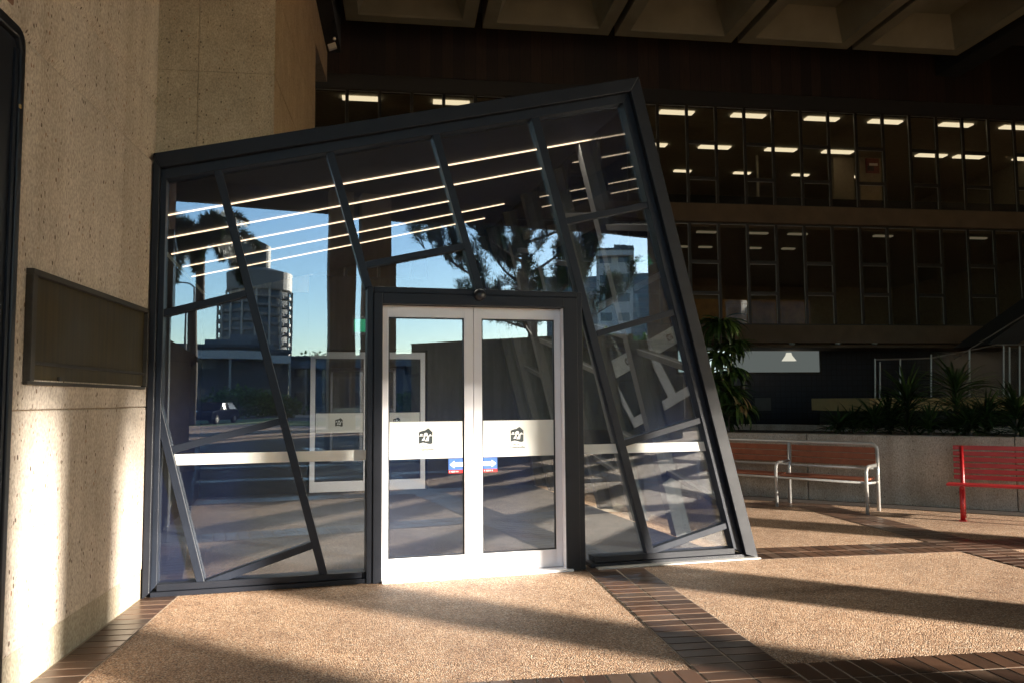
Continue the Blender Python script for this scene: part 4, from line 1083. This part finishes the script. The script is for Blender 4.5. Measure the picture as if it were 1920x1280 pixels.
for lev in (0, 1):
    for q in range(sg):
        a = 2 * math.pi * q / sg; v = V((math.cos(a), math.sin(a), 0)); h = thz(506) if lev == 0 else thz(452) - v.dot(sl_dir) * TD * 9 / FPX
        dd.v.append(tuple(c0 + v * cr_ + Z * h))
for q in range(sg): dd.f.append((q, (q + 1) % sg, sg + (q + 1) % sg, sg + q))
dd.f.append(tuple(range(sg, 2 * sg))); dd.build('top_drum', M_towercap, tw)

# street furniture and far buildings (mirror positions)
def far_block(px0, px1, ytop, d, mat, lab, name='low_building', depth=14.0, ybot=None, win=True, cat='building'):
    p0, p1 = seen_in_glass(px0, 700, d), seen_in_glass(px1, 700, d); p0.z = p1.z = 0
    zt2 = dist_pt((px0 + px1) / 2, ytop, d).z; z0_ = 0 if ybot is None else dist_pt((px0 + px1) / 2, ybot, d).z
    u_ = (p1 - p0); Lw = u_.length; u_.normalize(); n_ = V((-u_.y, u_.x, 0)); n_ = n_ if n_.dot(p0) > 0 else -n_
    t = thing(name, p0, lab, cat)
    MB().frame_box(p0 + Z * z0_, u_ * Lw, n_ * depth, Z * (zt2 - z0_)).build('walls', mat, t)
    MB().frame_box(p0 - u_ * .3 - n_ * .3 + Z * (zt2 + .002), u_ * (Lw + .6), n_ * (depth + .6), Z * .35).build('roof', M_fardark, t)
    fa = MB().frame_box(p0 - u_ * .2 - n_ * 1.6 + Z * (zt2 - 1.3), u_ * (Lw + .4), n_ * 1.55, Z * .9).build('fascia', random.choice((M_far2, M_far, M_crown)), t)
    if z0_ == 0 and zt2 < 12:
        k = 2.0
        while k < Lw:
            MB().frame_box(p0 + u_ * k - n_ * 1.5, u_ * .25, n_ * .25, Z * (zt2 - 1.31)).build('post', M_rib, t); k += random.uniform(4.5, 7)
    for _ in range(3):
        k = random.uniform(.1, .85) * Lw
        MB().frame_box(p0 + u_ * k + n_ * 3 + Z * (zt2 + .36), u_ * random.uniform(1.2, 3.5), n_ * 2, Z * random.uniform(.5, 1.4)).build('roof_plant', M_far, t)
    if win:
        nf = max(1, int((zt2 - z0_) / 3.4)); nw = max(2, int(Lw / 3.2))
        nw = min(nw, 14)
        for f_ in range(nf):
            for k in range(nw):
                MB().frame_box(p0 + u_ * (Lw / nw * (k + .18)) - n_ * .04 + Z * (z0_ + (zt2 - z0_) / nf * (f_ + .35)), u_ * (Lw / nw * .64), n_ * .08, Z * ((zt2 - z0_) / nf * .42)).build('window', M_farglass, t)
    return t
far_block(300, 545, 655, 96, M_fardark, 'long low dark canopy building across the street, reflected in the left panes')
far_block(548, 800, 668, 104, M_far, 'low grey building across the street reflected behind the inner door frame')
far_block(800, 1060, 682, 98, M_far, 'low grey blue building across the street reflected in the door glass')
far_block(1120, 1188, 470, 150, M_far2, 'pale apartment block reflected at the upper right of the entrance glass', 'apartment_block', 20)
far_block(1060, 1420, 640, 110, M_far, 'long mid grey building across the street reflected in the right panes')
far_block(60, 300, 640, 120, M_far2, 'pale low building across the street beyond the reflected palm')
core = thing('service_core', G(35, EDGE + 2), 'dark brown concrete service core at the roof edge reflected in the right panes', 'building')
m = MB(); boxg(m, 27.5, 34.0, EDGE + .6, EDGE + 4.5, 0, 14.2); m.build('walls', M_pier, core)
m = MB(); boxg(m, 30, 32, EDGE + 4.501, EDGE + 4.55, 0, 2.6); m.build('door', M_dark, core)
def az_block(a0, a1, el, d, lab):
    p0, p1 = FA + adir(a0) * d, FA + adir(a1) * d; u_ = p1 - p0; Lw = u_.length; u_.normalize(); n_ = V((-u_.y, u_.x, 0)); n_ = n_ if n_.dot(p0) > 0 else -n_
    h = HC + d * math.tan(rad(el)); t = thing('added_sky_screen', p0, lab, 'building')
    MB().frame_box(p0, u_ * Lw, n_ * 16, Z * h).build('walls', M_far, t)
    nf = int(h / 3.3)
    for f_ in range(nf):
        MB().frame_box(p0 + u_ * 1.2 - n_ * .05 + Z * (h / nf * (f_ + .3)), u_ * (Lw - 2.4), n_ * .1, Z * (h / nf * .45)).build('window', M_farglass, t)
az_block(128.5, 147.0, 9.0, 300, 'long grey block added far across the street to hide the bright low sky, reflected low in the right panes')  # added block, keeps the glare around the sun out of the office glass
M_hedge = leafmat('hedge leaf', (.03, .07, .012), (.06, .13, .025), (.12, .20, .05))
def leaf_cloud(c, rx, ry, rz, n, sz):
    mb = MB()
    for _ in range(n):
        while True:
            q = V((random.uniform(-1, 1), random.uniform(-1, 1), random.uniform(-1, 1)))
            if q.length < 1 and q.length > random.uniform(0, .95): break
        w_ = 1 + .25 * math.sin(q.x * 7 + c.x) * math.sin(q.y * 6 + q.z * 5 + c.y)
        p = c + V((q.x * rx * w_, q.y * ry * w_, q.z * rz * w_)); d = V((random.gauss(0, 1), random.gauss(0, 1), random.gauss(0, 1))).normalized() * sz * random.uniform(.6, 1.3)
        s_ = d.orthogonal().normalized() * d.length * .45
        mb.poly([p, p + d * .5 + s_, p + d, p + d * .5 - s_])
    return mb
for px, d, h, r_, lab in ((455, 72, 2.6, 3.0, 'round green shrub on the lawn left of the paired columns in the reflection'), (520, 76, 2.2, 2.6, 'lower green shrub beside the round shrub in the reflection'), (790, 70, 2.4, 2.8, 'green shrub on the lawn reflected in the left door leaf'), (905, 74, 3.0, 3.2, 'dense green shrub reflected in the right door leaf')):
    B = seen_in_glass(px, 700, d); B.z = 0
    t = thing('shrub', B, lab, 'shrub', 'shrubs along the lawn')
    MB().tube([B, B + Z * h * .5], [.12, .06], 6).build('stem', M_bark, t)
    leaf_cloud(B + Z * h * .52, r_, r_ * .8, h * .5, 1500, .28).build('foliage', M_hedge, t)
for px, d, h, r_, lab in ((1095, 92, 9.5, 4.2, 'broad street tree reflected right of the doors beside the pale block'), (1205, 84, 8.0, 3.8, 'street tree in front of the pale block in the reflection'), (590, 118, 8.5, 4.5, 'street tree rising behind the low roofs between tower and columns')):
    B = seen_in_glass(px, 700, d); B.z = 0
    t = thing('street_tree', B, lab, 'tree', 'street trees across the road')
    MB().tube([B, B + Z * h * .35, B + Z * h * .7], [.28, .2, .08], 8).build('trunk', M_bark, t)
    for k in range(5):
        a = k * 1.26; MB().tube([B + Z * h * .4, B + Z * h * .6 + V((math.cos(a), math.sin(a), 0)) * r_ * .5], [.1, .03], 5).build('limb', M_bark, t)
    leaf_cloud(B + Z * h * .68, r_, r_, h * .34, 2600, .42).build('crown', M_hedge, t)
# brown kiosk near camera's back
kd = 19.5
k0, k1 = seen_in_glass(220, 700, kd), seen_in_glass(361, 700, kd); k0.z = k1.z = 0
ku = (k1 - k0); kl = ku.length; ku.normalize(); kn = V((-ku.y, ku.x, 0)); kn = kn if kn.y < 0 else -kn
kz = dist_pt(330, 680, kd).z; kz2 = dist_pt(300, 590, kd).z
kio = thing('brick_kiosk', k0, 'brown brick kiosk with a sloping roof reflected at the far left of the entrance glass', 'kiosk')
MB().frame_box(k0, ku * kl, kn * 3.0, Z * kz).build('walls', M_brick, kio)
m = MB(); m.extrude([k0 - ku * .4 + Z * (kz + .01), k1 + ku * .15 + Z * (kz + .01), k1 + ku * .15 + Z * (kz + .12), k1 - ku * .6 + Z * (kz + .6), k1 - ku * 1.0 + Z * kz2, k0 - ku * .4 + Z * (kz2 + .4)], kn * 3.3); m.build('roof', M_brick, kio)
# parked car whose side window throws the sun back
cd_ = 58.0
cp = seen_in_glass(428, 760, cd_)
tosun = SD * math.cos(rad(SUN_EL)) + Z * math.sin(rad(SUN_EL)); toeye = (mirror(EYE) - cp).normalized()
hv = (tosun + toeye).normalized(); hh = V((hv.x, hv.y, 0)).normalized(); cl_ = V((-hh.y, hh.x, 0))
car = thing('parked_car', V((cp.x, cp.y, 0)), 'dark parked car with the sun glinting off its side window, reflected in the left panes', 'car')
def kp(a, o, z): return V((cp.x, cp.y, 0)) + cl_ * a + hh * o + Z * z
tl = math.tan(math.asin(hv.z)); zc0 = cp.z
def sideo(z): return -(z - zc0) * tl
M_carp = simple('dark car paint', (.02, .025, .035), .1, var=.05, spec=.1); M_carg = simple('car window glass', (.01, .012, .014), .05, var=0.0, spec=1.0); M_tyre = simple('tyre rubber', (.012, .012, .012), .8)
low = [(-2.1, .32), (2.1, .30), (2.15, .62), (1.95, .84), (.95, .95), (-1.9, .98), (-2.15, .8)]
MB().extrude([kp(a, .06, z) for a, z in low], hh * -1.72).build('body', M_carp, car, .05)
gh = [(.95, .96), (.35, 1.46), (-1.2, 1.48), (-1.85, .99)]
MB().hexa([kp(gh[0][0], sideo(.96) - .02, .96), kp(gh[3][0], sideo(.96) - .02, .96), kp(gh[3][0], -1.62, .96), kp(gh[0][0], -1.62, .96), kp(gh[1][0], sideo(1.46) - .02, 1.46), kp(gh[2][0], sideo(1.46) - .02, 1.46), kp(gh[2][0], -1.50, 1.46), kp(gh[1][0], -1.50, 1.46)]).build('cabin', M_tyre, car, .03)
for a0, a1, b0, b1 in ((.0, .5, .0, .36),):
    MB().hexa([kp(x, sideo(z) + o_, z) for o_ in (-.015, 0) for x, z in ((a0, 1.0), (a1, 1.0), (b1, 1.4), (b0, 1.4))]).build('window', M_carg, car)
MB().hexa([kp(x, -.018 + o_ + (z - 1.4) * -.35, z) for o_ in (-.10, 0) for x, z in ((-1.5, 1.0), (-.4, 1.0), (-.4, 1.4), (-1.1, 1.4))]).build('window', M_carg, car)
for a in (-1.35, 1.35):
    for o_ in (.0, -1.66):
        wl_ = MB().lathe(kp(a, o_ - .1, .32), [(.30, 0), (.32, .03), (.32, .17), (.30, .2)], 18, hh).build('tyre', M_tyre, car)
        MB().lathe(kp(a, o_ - .09, .32), [(.19, 0), (.20, .02), (.2, .17), (.17, .195)], 14, hh).build('rim', M_alu, wl_)

# street lamp
ld = 62.0
lb = seen_in_glass(353, 700, ld); lb.z = 0; lh = dist_pt(353, 535, ld).z
lm = thing('street_lamp', lb, 'slim grey street lamp beside the reflected palm trunk', 'street lamp')
MB().tube([lb, lb + Z * lh * .6, lb + Z * lh], [.1, .08, .06], 8).build('pole', M_far, lm)
ldv = seen_in_glass(330, 700, ld) - lb; ldv.z = 0; ldv.normalize()
MB().tube([lb + Z * lh, lb + Z * (lh + .25) + ldv * .35, lb + Z * (lh + .3) + ldv * 1.0], .05, 8).build('arm', M_far, lm)
MB().frame_box(lb + Z * (lh + .24) + ldv * 1.0 - ldv.cross(Z) * .12, ldv * .5, ldv.cross(Z) * .24, Z * .1).build('lamp_head', M_far, lm, .02)

# ------------------------------------------------------------------ light, sky, camera
w = bpy.data.worlds.new('World'); SC.world = w; w.use_nodes = True
nt = w.node_tree; bg = nt.nodes['Background']
sky = nt.nodes.new('ShaderNodeTexSky'); sky.sky_type = 'NISHITA'; sky.sun_disc = False
sky.sun_elevation = rad(SUN_EL); sky.sun_rotation = rad(SUN_AZ); sky.air_density = 1.0; sky.dust_density = .35; sky.ozone_density = 3.0
nt.links.new(sky.outputs[0], bg.inputs[0]); bg.inputs[1].default_value = .10
sl = bpy.data.lights.new('sun', 'SUN'); sl.energy = 3.6; sl.angle = rad(.6); sl.color = (1, .9, .76)
so = bpy.data.objects.new('sun', sl); COL.objects.link(so)
sdv = SD * math.cos(rad(SUN_EL)) + Z * math.sin(rad(SUN_EL))       # towards the sun
so.rotation_euler = sdv.to_track_quat('Z', 'Y').to_euler(); so.location = sdv * 60

cam = bpy.data.cameras.new('camera'); cam.sensor_width = 36; cam.lens = 36 * FPX / 1920; cam.clip_end = 2000; cam.clip_start = .05
co = bpy.data.objects.new('camera', cam); COL.objects.link(co)
Mx = Matrix((Rt, Up, -Fw)).transposed().to_4x4(); Mx.translation = EYE; co.matrix_world = Mx
SC.camera = co
SC.view_settings.view_transform = 'Standard'; SC.view_settings.look = 'None'; SC.view_settings.gamma = 1; SC.view_settings.use_curve_mapping = False
SC.view_settings.exposure = 2.92
cy = SC.cycles
cy.max_bounces = 12; cy.diffuse_bounces = 5; cy.glossy_bounces = 6; cy.transmission_bounces = 6; cy.transparent_max_bounces = 24
cy.caustics_reflective = False; cy.caustics_refractive = False; cy.sample_clamp_indirect = 3.0
cy.use_denoising = True
try: cy.denoiser = 'OPENIMAGEDENOISE'
except Exception: pass
